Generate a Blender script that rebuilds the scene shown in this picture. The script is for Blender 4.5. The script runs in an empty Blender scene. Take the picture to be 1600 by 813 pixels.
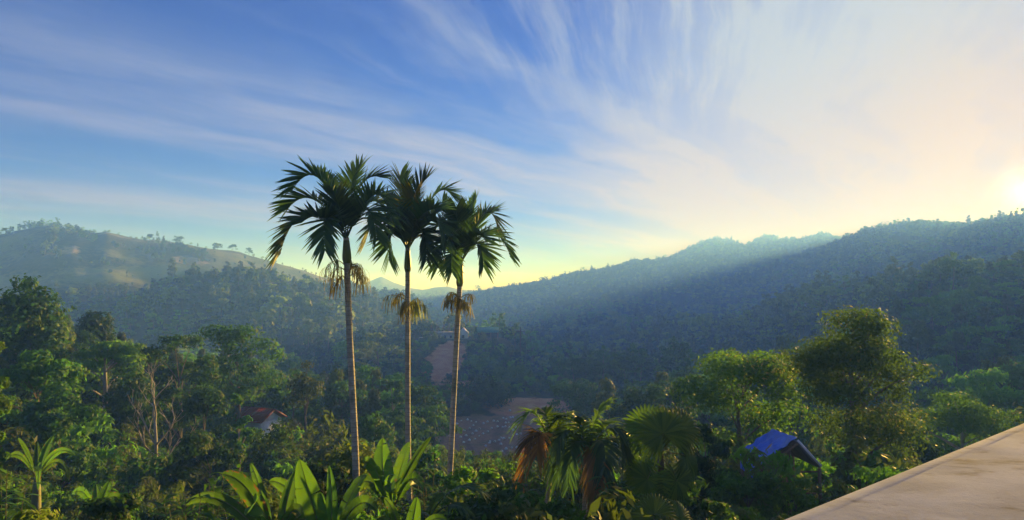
import bpy, bmesh, math, random
import numpy as np
from mathutils import Vector, Matrix

# ------------------------------------------------------------------ camera, sky, sun, exposure
scene = bpy.context.scene
col = scene.collection
F = 1043.0                      # focal length in photo pixels (1600 wide)
HORIZON = 462.0
PITCH = math.atan((HORIZON - 406.5) / F)
cam_data = bpy.data.cameras.new('camera')
cam = bpy.data.objects.new('camera', cam_data)
col.objects.link(cam)
cam_data.sensor_width = 36.0
cam_data.lens = F / 1600 * 36.0
cam_data.clip_start = 0.05
cam_data.clip_end = 20000
cam.location = (0, 0, 0)
cam.rotation_euler = (math.pi / 2 + PITCH, 0, 0)
scene.camera = cam

SUN_EL = math.radians(6.9)
SUN_AZ = math.radians(37.7)     # clockwise from +Y (towards +X)
SKY_STRENGTH = 0.0500
SUN_STRENGTH = 4.6
HAZE_DENSITY = 0.0018
EXPOSURE = 1.8

view = scene.view_settings
view.view_transform = 'Standard'
view.look = 'None'
view.exposure = EXPOSURE
view.gamma = 1.0
view.use_curve_mapping = False
scene.render.engine = 'CYCLES'
scene.cycles.use_denoising = True
scene.cycles.max_bounces = 12
scene.cycles.diffuse_bounces = 5
scene.cycles.transmission_bounces = 8
scene.cycles.volume_bounces = 5
scene.cycles.transparent_max_bounces = 4

sun_dir = Vector((math.sin(SUN_AZ) * math.cos(SUN_EL), math.cos(SUN_AZ) * math.cos(SUN_EL), math.sin(SUN_EL)))
sl = bpy.data.lights.new('sun', 'SUN')
sl.energy = SUN_STRENGTH
sl.angle = math.radians(2.0)
sl.color = (1.0, 0.84, 0.62)
sun = bpy.data.objects.new('sun', sl)
col.objects.link(sun)
sun.rotation_euler = (-sun_dir).to_track_quat('-Z', 'Y').to_euler()
sun.location = (60, 80, 40)


class NT:
    """small helper to write node trees"""
    def __init__(self, tree):
        self.t = tree
        self.n = tree.nodes
        self.l = tree.links

    def add(self, kind, **kw):
        n = self.n.new(kind)
        for k, v in kw.items():
            setattr(n, k, v)
        return n

    def put(self, sock, v):
        if hasattr(v, 'is_output') or isinstance(v, bpy.types.NodeSocket):
            self.l.new(v, sock)
        else:
            sock.default_value = v

    def math(self, op, a, b=0.0, c=0.0, clamp=False):
        n = self.add('ShaderNodeMath', operation=op, use_clamp=clamp)
        for i, v in enumerate((a, b, c)):
            self.put(n.inputs[i], v)
        return n.outputs[0]

    def vmath(self, op, a, b=(0, 0, 0)):
        n = self.add('ShaderNodeVectorMath', operation=op)
        self.put(n.inputs[0], a)
        self.put(n.inputs[1], b)
        return n.outputs['Value'] if op in ('DOT_PRODUCT', 'LENGTH', 'DISTANCE') else n.outputs[0]

    def noise(self, vec, scale, detail=4.0, rough=0.55, dist=0.0, out=0):
        n = self.add('ShaderNodeTexNoise')
        self.put(n.inputs['Vector'], vec)
        n.inputs['Scale'].default_value = scale
        n.inputs['Detail'].default_value = detail
        n.inputs['Roughness'].default_value = rough
        n.inputs['Distortion'].default_value = dist
        return n.outputs[out]

    def smooth(self, v, a, b, lo=0.0, hi=1.0):
        n = self.add('ShaderNodeMapRange', interpolation_type='SMOOTHSTEP')
        self.put(n.inputs['Value'], v)
        n.inputs['From Min'].default_value = a
        n.inputs['From Max'].default_value = b
        n.inputs['To Min'].default_value = lo
        n.inputs['To Max'].default_value = hi
        return n.outputs[0]

    def mix(self, f, a, b, mode='MIX'):
        n = self.add('ShaderNodeMix', data_type='RGBA', blend_type=mode)
        self.put(n.inputs[0], f)
        for s, v in ((n.inputs[6], a), (n.inputs[7], b)):
            if isinstance(v, tuple) and len(v) == 3:
                v = (*v, 1)
            self.put(s, v)
        return n.outputs[2]

    def xyz(self, x, y, z):
        n = self.add('ShaderNodeCombineXYZ')
        for i, v in enumerate((x, y, z)):
            self.put(n.inputs[i], v)
        return n.outputs[0]


world = bpy.data.worlds.new('World')
scene.world = world
world.use_nodes = True


def build_world():
    w = NT(world.node_tree)
    w.n.clear()
    out = w.add('ShaderNodeOutputWorld')
    bg = w.add('ShaderNodeBackground')
    bg.inputs['Strength'].default_value = SKY_STRENGTH
    w.l.new(bg.outputs[0], out.inputs[0])
    sky = w.add('ShaderNodeTexSky', sky_type='NISHITA')
    sky.sun_disc = False
    sky.sun_elevation = SUN_EL
    sky.sun_rotation = SUN_AZ
    sky.altitude = 300
    sky.air_density = 0.9
    sky.dust_density = 0.25
    sky.ozone_density = 3.0
    tc = w.add('ShaderNodeTexCoord').outputs['Generated']
    d = w.vmath('NORMALIZE', tc)
    sep = w.add('ShaderNodeSeparateXYZ')
    w.l.new(d, sep.inputs[0])
    zz = w.math('MAXIMUM', sep.outputs[2], 0.0)
    inv = w.math('DIVIDE', 1.0, w.math('ADD', zz, 0.10))
    u = w.math('MULTIPLY', sep.outputs[0], inv)
    v = w.math('MULTIPLY', sep.outputs[1], inv)
    cs = w.vmath('DOT_PRODUCT', d, tuple(sun_dir))
    # thin layers of cirrus, laid on a flat sheet high above the place
    p = w.xyz(u, v, 0.0)

    def warped(amount, scale):
        n = w.add('ShaderNodeVectorMath', operation='SCALE')
        w.l.new(w.vmath('SUBTRACT', w.noise(p, scale, 4, 0.55, out=1), (0.5, 0.5, 0.5)), n.inputs[0])
        n.inputs['Scale'].default_value = amount
        return w.vmath('ADD', p, n.outputs[0])

    def combed(vec, heading, across, along, loc=(0, 0, 0)):
        """coordinates stretched along a compass heading"""
        rot = w.add('ShaderNodeVectorRotate', rotation_type='Z_AXIS')
        w.l.new(vec, rot.inputs['Vector'])
        rot.inputs['Angle'].default_value = math.radians(heading)
        mp = w.add('ShaderNodeMapping')
        w.l.new(rot.outputs[0], mp.inputs['Vector'])
        mp.inputs['Scale'].default_value = (across, along, 1)
        mp.inputs['Location'].default_value = loc
        return mp.outputs[0]
    # long bands
    pa = warped(0.9, 0.5)
    a = w.smooth(w.noise(combed(pa, 50, 0.80, 0.11, (1.3, 0.2, 0)), 1.0, 7, 0.55), 0.45, 0.70)
    a2 = w.smooth(w.noise(combed(warped(0.5, 1.3), 46, 3.4, 0.26, (1.7, 4.0, 0)), 1.0, 7, 0.62), 0.36, 0.70)
    a = w.math('MULTIPLY', a, w.math('ADD', 0.45, w.math('MULTIPLY', a2, 0.75)))
    thin = w.math('MULTIPLY', w.smooth(w.noise(combed(warped(0.7, 0.9), 40, 1.9, 0.20, (5, 1, 0)), 1.0, 8, 0.62), 0.44, 0.72), 0.55)
    # fibres combed across the sheet, where the wind shears it
    pb = warped(0.13, 1.3)
    b = w.smooth(w.noise(combed(pb, 14, 12.5, 0.9, (2, 0, 0)), 1.0, 7, 0.66), 0.40, 0.70)
    b2 = w.smooth(w.noise(warped(0.6, 1.0), 0.9, 5, 0.55), 0.34, 0.62)
    where = w.smooth(w.vmath('DISTANCE', p, (0.66, 1.95, 0)), 0.30, 1.15, 1.0, 0.0)
    b = w.math('MULTIPLY', w.math('MULTIPLY', b, where), w.math('ADD', 0.35, w.math('MULTIPLY', b2, 0.8)))
    veil = w.smooth(cs, 0.78, 0.995, 0.0, 0.92)
    veil = w.math('MULTIPLY', veil, w.math('ADD', 0.62, w.math('MULTIPLY', w.noise(combed(pa, 46, 1.2, 0.35), 1.1, 6, 0.6), 0.75)))
    away = w.math('SUBTRACT', 1.0, w.math('MULTIPLY', where, 0.55))
    dens = w.math('ADD', w.math('MULTIPLY', w.math('MULTIPLY', a, 0.80), away), w.math('MULTIPLY', b, 0.62))
    dens = w.math('ADD', dens, w.math('MULTIPLY', thin, away))
    dens = w.math('ADD', dens, veil, clamp=True)
    # thin ice cloud scatters forwards: brighter and warmer towards the sun
    fwd = w.math('POWER', w.math('MAXIMUM', cs, 0.0), 3.0)
    fwd2 = w.math('POWER', w.math('MAXIMUM', cs, 0.0), 60.0)
    low = w.smooth(sep.outputs[2], 0.0, 0.38, 1.0, 0.0)
    white = w.mix(low, (1.42, 1.60, 2.75), (1.45, 0.85, 3.1))
    warm = w.mix(low, (3.5, 3.6, 3.55), (4.9, 2.5, 0.85))
    ccol = w.mix(fwd, white, warm)
    ccol = w.mix(w.math('MULTIPLY', fwd2, 0.9), ccol, (5.4, 3.4, 1.0))
    hs = w.add('ShaderNodeHueSaturation')
    hs.inputs['Saturation'].default_value = 1.28
    w.l.new(sky.outputs[0], hs.inputs['Color'])
    blue = w.mix(1.0, hs.outputs[0], w.mix(w.smooth(sep.outputs[2], 0.0, 0.22, 1.0, 0.0), (0.085, 0.20, 0.80), (0.18, 0.085, 1.25)), 'MULTIPLY')
    colr = w.mix(w.math('MULTIPLY', dens, 0.9), blue, ccol)
    # the glow round the sun itself
    aure = w.math('POWER', w.math('MAXIMUM', cs, 0.0), 6000.0)
    aure = w.math('MULTIPLY', aure, 22.0)
    colr = w.mix(1.0, colr, w.vmath('MULTIPLY', w.xyz(aure, aure, aure), (1.0, 0.82, 0.45)), 'ADD')
    w.l.new(colr, bg.inputs['Color'])


build_world()


# ------------------------------------------------------------------ helpers
def W(px, py, D):
    """world point seen at photo pixel (px, py), D metres ahead"""
    u = (px - 800) / F
    v = (406.5 - py) / F
    c, s = math.cos(PITCH), math.sin(PITCH)
    d = Vector((u, c - v * s, s + v * c))
    return d * (D / d.y)


def tag(o, label=None, cat=None, group=None, kind=None):
    if label:
        o['label'] = label
    if cat:
        o['category'] = cat
    if group:
        o['group'] = group
    if kind:
        o['kind'] = kind
    return o


def link(o, parent=None):
    col.objects.link(o)
    if parent is not None:
        o.parent = parent
    return o


def empty(name, loc, rz=0.0):
    o = bpy.data.objects.new(name, None)
    o.empty_display_size = 0.2
    o.location = loc
    o.rotation_euler = (0, 0, rz)
    return link(o)


def mesh_np(name, V, Q, mats, smooth=False, tint=None, T=None):
    """mesh from arrays: V (n,3), Q (m,4) quads, T (k,3) tris"""
    V = np.asarray(V, dtype=np.float32).reshape(-1, 3)
    Q = np.zeros((0, 4), np.int32) if Q is None else np.asarray(Q, dtype=np.int32).reshape(-1, 4)
    T = np.zeros((0, 3), np.int32) if T is None else np.asarray(T, dtype=np.int32).reshape(-1, 3)
    me = bpy.data.meshes.new(name)
    me.vertices.add(len(V))
    me.vertices.foreach_set('co', V.ravel())
    nl = Q.size + T.size
    me.loops.add(nl)
    me.loops.foreach_set('vertex_index', np.concatenate([Q.ravel(), T.ravel()]))
    me.polygons.add(len(Q) + len(T))
    st = np.concatenate([np.arange(len(Q)) * 4, Q.size + np.arange(len(T)) * 3]).astype(np.int32)
    me.polygons.foreach_set('loop_start', st)
    if smooth:
        me.polygons.foreach_set('use_smooth', np.ones(len(Q) + len(T), dtype=bool))
    me.update(calc_edges=True)
    if tint is not None:
        at = me.attributes.new('tint', 'FLOAT', 'POINT')
        at.data.foreach_set('value', np.asarray(tint, dtype=np.float32))
    me.validate()
    for m in (mats if isinstance(mats, (list, tuple)) else [mats]):
        me.materials.append(m)
    return me


class MB:
    """collects boxes, tubes and strips for one mesh"""
    def __init__(self):
        self.v, self.q, self.t = [], [], []
        self.tn = []

    def add(self, V, Q=(), T=(), tint=0.5):
        o = len(self.v)
        self.v.extend([tuple(p) for p in V])
        self.tn.extend([tint] * len(V) if not hasattr(tint, '__len__') else list(tint))
        self.q.extend([tuple(i + o for i in f) for f in Q])
        self.t.extend([tuple(i + o for i in f) for f in T])

    def box(self, c, s, rz=0.0, M=None):
        x, y, z = (k / 2 for k in s)
        P = [Vector((a * x, b * y, e * z)) for a in (-1, 1) for b in (-1, 1) for e in (-1, 1)]
        R = M if M is not None else Matrix.Rotation(rz, 3, 'Z')
        P = [R @ p + Vector(c) for p in P]
        self.add(P, [(0, 1, 3, 2), (4, 6, 7, 5), (0, 4, 5, 1), (2, 3, 7, 6), (0, 2, 6, 4), (1, 5, 7, 3)])

    def tube(self, pts, rad, n=8, cap=True, tint=0.5):
        pts = [Vector(p) for p in pts]
        rad = rad if hasattr(rad, '__len__') else [rad] * len(pts)
        V, Q, T = [], [], []
        ref = Vector((1, 0, 0))
        for i, p in enumerate(pts):
            t = (pts[min(i + 1, len(pts) - 1)] - pts[max(i - 1, 0)])
            t = t.normalized() if t.length > 1e-9 else Vector((0, 0, 1))
            a = ref - t * ref.dot(t)
            if a.length < 0.1:
                a = Vector((0, 1, 0)) - t * t.y
            a.normalize()
            b = t.cross(a)
            ref = a
            for k in range(n):
                th = 2 * math.pi * k / n
                V.append(p + (a * math.cos(th) + b * math.sin(th)) * rad[i])
        for i in range(len(pts) - 1):
            for k in range(n):
                k2 = (k + 1) % n
                Q.append((i * n + k, i * n + k2, (i + 1) * n + k2, (i + 1) * n + k))
        if cap:
            o = len(V)
            V += [pts[0], pts[-1]]
            e = (len(pts) - 1) * n
            for k in range(n):
                k2 = (k + 1) % n
                T.append((o, k2, k))
                T.append((o + 1, e + k, e + k2))
        self.add(V, Q, T, tint)

    def mesh(self, name, mat, smooth=False):
        return mesh_np(name, np.array(self.v), np.array(self.q) if self.q else None, mat, smooth,
                       tint=self.tn, T=np.array(self.t) if self.t else None)

    def build(self, name, mat, parent=None, smooth=False):
        return link(bpy.data.objects.new(name, self.mesh(name, mat, smooth)), parent)


def bez(p0, p1, p2, n, p3=None):
    out = []
    for i in range(n):
        t = i / (n - 1)
        if p3 is None:
            out.append(p0 * (1 - t) ** 2 + p1 * 2 * t * (1 - t) + p2 * t * t)
        else:
            out.append(p0 * (1 - t) ** 3 + p1 * 3 * t * (1 - t) ** 2 + p2 * 3 * t * t * (1 - t) + p3 * t ** 3)
    return out


# vectorised value noise
def _h(i, j, s):
    n = (i * 374761393 + j * 668265263 + s * 974634777) & 0x7fffffff
    n = ((n ^ (n >> 13)) * 1274126177) & 0x7fffffff
    return ((n ^ (n >> 16)) & 0xffff) / 65535.0


def vnoise(x, y, s=0):
    x = np.asarray(x, float); y = np.asarray(y, float)
    i = np.floor(x).astype(np.int64); j = np.floor(y).astype(np.int64)
    f = x - i; g = y - j
    f = f * f * f * (f * (f * 6 - 15) + 10); g = g * g * g * (g * (g * 6 - 15) + 10)
    a = _h(i, j, s); b = _h(i + 1, j, s); c = _h(i, j + 1, s); d = _h(i + 1, j + 1, s)
    return (a * (1 - f) + b * f) * (1 - g) + (c * (1 - f) + d * f) * g


def fbm(x, y, oct=5, s=0, gain=0.5):
    t = 0; a = 1; n = 0
    c, sn = math.cos(0.6), math.sin(0.6)
    for k in range(oct):
        t = t + a * (vnoise(x, y, s + k) - 0.5); n += a
        x, y = (x * c - y * sn) * 2.03 + 7.1, (x * sn + y * c) * 2.03 + 3.7
        a *= gain
    return t / n * 2


# ------------------------------------------------------------------ materials
def new_mat(name):
    m = bpy.data.materials.new(name)
    m.use_nodes = True
    w = NT(m.node_tree)
    w.n.clear()
    out = w.add('ShaderNodeOutputMaterial')
    return m, w, out


def leaf_mat(name, a, b, trans=0.35, rough=0.6, c=None, spec=0.16, mottle=0.0):
    """leaf: two greens mixed leaf by leaf and plant by plant, light coming through"""
    m, w, out = new_mat(name)
    at = w.add('ShaderNodeAttribute', attribute_name='tint').outputs['Fac']
    oi = w.add('ShaderNodeObjectInfo').outputs['Random']
    f = w.math('ADD', w.math('MULTIPLY', at, 0.75), w.math('MULTIPLY', w.math('SUBTRACT', oi, 0.5), 0.5), clamp=True)
    colr = w.mix(f, a, b)
    if mottle:
        pos = w.add('ShaderNodeTexCoord').outputs['Object']
        mt = w.noise(pos, 9.0, 6, 0.65)
        colr = w.mix(w.smooth(mt, 0.45, 0.75, 0, mottle), colr, (a[0] * 2.2, a[1] * 1.5, a[2]))
        colr = w.mix(w.smooth(w.noise(pos, 26.0, 5, 0.7), 0.60, 0.78, 0, mottle * 0.8), colr, (0.16, 0.11, 0.04))
    if c is not None:       # a few leaves of another colour
        colr = w.mix(w.smooth(at, 0.93, 0.99), colr, c)
    hs = w.add('ShaderNodeHueSaturation')
    w.put(hs.inputs['Hue'], w.math('ADD', 0.5, w.math('MULTIPLY', w.math('SUBTRACT', oi, 0.5), 0.03)))
    w.put(hs.inputs['Value'], w.math('ADD', 0.82, w.math('MULTIPLY', oi, 0.36)))
    w.l.new(colr, hs.inputs['Color'])
    colr = hs.outputs[0]
    p = w.add('ShaderNodeBsdfPrincipled')
    w.l.new(colr, p.inputs['Base Color'])
    p.inputs['Roughness'].default_value = rough
    p.inputs['Specular IOR Level'].default_value = spec
    t = w.add('ShaderNodeBsdfTranslucent')
    tcol = w.mix(0.5, colr, w.mix(1.0, colr, (1.7, 2.2, 0.5), 'MULTIPLY'))
    w.l.new(tcol, t.inputs['Color'])
    mx = w.add('ShaderNodeMixShader')
    mx.inputs[0].default_value = trans
    w.l.new(p.outputs[0], mx.inputs[1])
    w.l.new(t.outputs[0], mx.inputs[2])
    w.l.new(mx.outputs[0], out.inputs[0])
    return m


def rough_mat(name, a, b, scale=6.0, rough=0.85, stretch=(1, 1, 1), bump=0.3, c=None, spec=0.3, bump_dist=0.02):
    m, w, out = new_mat(name)
    tc = w.add('ShaderNodeTexCoord').outputs['Object']
    mp = w.add('ShaderNodeMapping')
    w.l.new(tc, mp.inputs['Vector'])
    mp.inputs['Scale'].default_value = stretch
    n = w.noise(mp.outputs[0], scale, 6, 0.6)
    colr = w.mix(w.smooth(n, 0.3, 0.7), a, b)
    if c is not None:
        n2 = w.noise(mp.outputs[0], scale * 0.35, 5, 0.6)
        colr = w.mix(w.smooth(n2, 0.52, 0.68), colr, c)
    p = w.add('ShaderNodeBsdfPrincipled')
    w.l.new(colr, p.inputs['Base Color'])
    p.inputs['Roughness'].default_value = rough
    p.inputs['Specular IOR Level'].default_value = spec
    if bump:
        bm = w.add('ShaderNodeBump')
        bm.inputs['Strength'].default_value = bump
        bm.inputs['Distance'].default_value = bump_dist
        w.l.new(n, bm.inputs['Height'])
        w.l.new(bm.outputs[0], p.inputs['Normal'])
    w.l.new(p.outputs[0], out.inputs[0])
    return m


M = {}
M['leaf_mid'] = leaf_mat('leaf_mid', (0.029, 0.081, 0.016), (0.095, 0.196, 0.028), 0.48)
M['leaf_dark'] = leaf_mat('leaf_dark', (0.020, 0.055, 0.016), (0.056, 0.121, 0.028), 0.40)
M['leaf_bright'] = leaf_mat('leaf_bright', (0.068, 0.167, 0.018), (0.165, 0.293, 0.034), 0.52)
M['leaf_yellow'] = leaf_mat('leaf_yellow', (0.104, 0.161, 0.022), (0.244, 0.287, 0.039), 0.52)
M['leaf_olive'] = leaf_mat('leaf_olive', (0.056, 0.086, 0.025), (0.110, 0.136, 0.041), 0.40)
M['leaf_round'] = leaf_mat('leaf_round', (0.044, 0.101, 0.014), (0.128, 0.196, 0.025), 0.52, c=(0.264, 0.217, 0.062))
M['leaf_far'] = leaf_mat('leaf_far', (0.029, 0.067, 0.021), (0.085, 0.144, 0.034), 0.40)
M['leaf_gold'] = leaf_mat('leaf_gold', (0.060, 0.115, 0.014), (0.150, 0.205, 0.024), 0.5, c=(0.28, 0.24, 0.07))
M['leaf_rust'] = leaf_mat('leaf_rust', (0.135, 0.081, 0.027), (0.216, 0.108, 0.034), 0.3)
M['palm'] = leaf_mat('palm_leaf', (0.032, 0.076, 0.030), (0.085, 0.144, 0.044), 0.30, 0.4)
M['palm_gold'] = leaf_mat('palm_gold_leaf', (0.16, 0.15, 0.02), (0.26, 0.22, 0.03), 0.45, 0.45)
M['palm_dry'] = leaf_mat('palm_dry_leaf', (0.16, 0.065, 0.022), (0.30, 0.125, 0.035), 0.35, 0.7)
M['palm_young'] = leaf_mat('palm_young_leaf', (0.049, 0.098, 0.014), (0.134, 0.190, 0.025), 0.42, 0.4)
M['fan'] = leaf_mat('fan_leaf', (0.046, 0.097, 0.016), (0.116, 0.178, 0.025), 0.28, 0.6)
M['banana'] = leaf_mat('banana_leaf', (0.050, 0.115, 0.018), (0.115, 0.200, 0.036), 0.45, 0.45, c=(0.20, 0.11, 0.04), mottle=0.5)
M['strand'] = leaf_mat('flower_strand', (0.15, 0.120, 0.045), (0.24, 0.20, 0.075), 0.2, 0.7)
M['strand_sunlit'] = leaf_mat('flower_strand_sunlit', (0.22, 0.21, 0.05), (0.34, 0.31, 0.08), 0.3, 0.7)  # sunlit copy of the strand colour
M['bark'] = rough_mat('bark', (0.10, 0.085, 0.065), (0.20, 0.17, 0.13), 9, 0.9, (1, 1, 0.25), 0.6)
M['bark_dark'] = rough_mat('bark_dark', (0.05, 0.042, 0.034), (0.11, 0.09, 0.07), 9, 0.9, (1, 1, 0.25), 0.6)
M['bark_pale'] = rough_mat('bark_pale', (0.24, 0.22, 0.18), (0.38, 0.35, 0.30), 8, 0.9, (1, 1, 0.3), 0.4, c=(0.12, 0.12, 0.08))
M['banana_stem'] = rough_mat('banana_stem', (0.09, 0.13, 0.04), (0.17, 0.16, 0.07), 7, 0.6, (1, 1, 0.2), 0.3, c=(0.10, 0.07, 0.04))


def palm_trunk_mat():
    m, w, out = new_mat('palm_trunk')
    tc = w.add('ShaderNodeTexCoord').outputs['Object']
    n = w.noise(tc, 7, 6, 0.65)
    base = w.mix(w.smooth(n, 0.3, 0.7), (0.27, 0.23, 0.16), (0.46, 0.41, 0.31))
    n2 = w.noise(tc, 2.2, 5, 0.6)
    base = w.mix(w.smooth(n2, 0.5, 0.66, 0, 0.7), base, (0.13, 0.15, 0.085))
    at = w.add('ShaderNodeAttribute', attribute_name='tint').outputs['Fac']
    base = w.mix(w.smooth(at, 0.6, 0.9), base, (0.11, 0.085, 0.06))       # leaf-scar rings
    p = w.add('ShaderNodeBsdfPrincipled')
    w.l.new(base, p.inputs['Base Color'])
    p.inputs['Roughness'].default_value = 0.8
    bm = w.add('ShaderNodeBump')
    bm.inputs['Strength'].default_value = 0.4
    bm.inputs['Distance'].default_value = 0.01
    w.l.new(n, bm.inputs['Height'])
    w.l.new(bm.outputs[0], p.inputs['Normal'])
    w.l.new(p.outputs[0], out.inputs[0])
    return m


M['palm_trunk'] = palm_trunk_mat()
M['crownshaft'] = rough_mat('crownshaft', (0.10, 0.14, 0.035), (0.20, 0.20, 0.05), 5, 0.45, (1, 1, 0.2), 0.1)
M['concrete'] = None


def concrete_mat():
    m, w, out = new_mat('weathered_concrete')
    tc = w.add('ShaderNodeTexCoord').outputs['Object']
    n = w.noise(tc, 3.0, 8, 0.62)
    f = w.noise(tc, 55, 6, 0.7)
    s = w.add('ShaderNodeMapping')
    w.l.new(tc, s.inputs['Vector'])
    s.inputs['Rotation'].default_value = (0, 0, math.radians(-38))
    s.inputs['Scale'].default_value = (0.8, 1.7, 1)
    st = w.noise(s.outputs[0], 2.4, 7, 0.62, 0.6)
    c = w.mix(w.smooth(n, 0.3, 0.7), (0.23, 0.25, 0.275), (0.37, 0.395, 0.42))
    c = w.mix(w.smooth(st, 0.48, 0.72, 0, 0.6), c, (0.46, 0.48, 0.50))
    c = w.mix(w.smooth(w.noise(s.outputs[0], 4.1, 7, 0.66, 0.4), 0.53, 0.68, 0, 0.8), c, (0.105, 0.10, 0.097))
    c = w.mix(w.smooth(f, 0.55, 0.75, 0, 0.45), c, (0.22, 0.20, 0.17))
    c = w.mix(w.smooth(w.noise(tc, 1.3, 6, 0.6, 0.8), 0.50, 0.66, 0, 0.45), c, (0.15, 0.145, 0.135))
    vor = w.add('ShaderNodeTexVoronoi', feature='DISTANCE_TO_EDGE')
    w.l.new(w.vmath('ADD', tc, w.vmath('MULTIPLY', w.noise(tc, 4.0, 5, 0.6, out=1), (0.35, 0.35, 0.35))), vor.inputs['Vector'])
    vor.inputs['Scale'].default_value = 1.1
    crack = w.math('MULTIPLY', w.smooth(vor.outputs['Distance'], 0.0, 0.007, 1.0, 0.0), w.smooth(w.noise(tc, 1.9, 3, 0.5), 0.50, 0.60))
    c = w.mix(w.math('MULTIPLY', crack, 0.75), c, (0.05, 0.045, 0.04))
    p = w.add('ShaderNodeBsdfPrincipled')
    w.l.new(c, p.inputs['Base Color'])
    p.inputs['Roughness'].default_value = 1.0
    p.inputs['Specular IOR Level'].default_value = 0.05
    bm = w.add('ShaderNodeBump')
    bm.inputs['Strength'].default_value = 0.5
    bm.inputs['Distance'].default_value = 0.004
    w.l.new(w.math('ADD', w.math('MULTIPLY', f, 0.5), st), bm.inputs['Height'])
    w.l.new(bm.outputs[0], p.inputs['Normal'])
    w.l.new(p.outputs[0], out.inputs[0])
    return m


M['concrete'] = concrete_mat()
M['plaster'] = rough_mat('plaster', (0.55, 0.53, 0.48), (0.70, 0.68, 0.63), 2, 0.85, c=(0.42, 0.39, 0.34))
M['slab'] = rough_mat('slab', (0.22, 0.21, 0.20), (0.34, 0.33, 0.31), 2, 0.9)
M['rust_iron'] = rough_mat('rust_iron', (0.10, 0.06, 0.04), (0.18, 0.10, 0.06), 8, 0.8)
M['red_roof'] = rough_mat('red_roof', (0.22, 0.035, 0.03), (0.32, 0.06, 0.045), 3, 0.6, c=(0.18, 0.07, 0.05))
M['teal_roof'] = rough_mat('teal_roof', (0.03, 0.16, 0.17), (0.05, 0.22, 0.22), 2, 0.5)
M['white_sheet'] = rough_mat('white_sheet', (0.62, 0.62, 0.60), (0.78, 0.78, 0.76), 3, 0.6)
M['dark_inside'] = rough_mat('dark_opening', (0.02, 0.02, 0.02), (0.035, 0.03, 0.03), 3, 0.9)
M['tarp'] = rough_mat('blue_tarp', (0.012, 0.085, 0.55), (0.02, 0.14, 0.72), 5, 0.42, bump=0.5, spec=0.5, bump_dist=0.03)
M['wood'] = rough_mat('weathered_wood', (0.14, 0.09, 0.055), (0.26, 0.18, 0.11), 6, 0.85, (1, 1, 0.2))
M['sack'] = rough_mat('white_sack', (0.70, 0.70, 0.68), (0.85, 0.85, 0.83), 8, 0.6)


# ------------------------------------------------------------------ terrain
BASE_R = [0, 6, 10, 17, 25, 40, 60, 90, 120, 200, 400, 1200, 5200]
BASE_Z = [-3.3, -3.9, -4.7, -6.1, -8.1, -11.8, -15.8, -20.2, -22, -26, -32, -38, -38]


def ridge(pts, wf, wb, damp=0.75):
    """pts: (px, py, D) along the crest"""
    px, rr, zz = [], [], []
    for a, b, D in pts:
        p = W(a, b, D)
        px.append(a); rr.append(math.hypot(p.x, p.y)); zz.append(p.z)
    return np.array(px), np.array(rr), np.array(zz), wf, wb, damp


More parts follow.
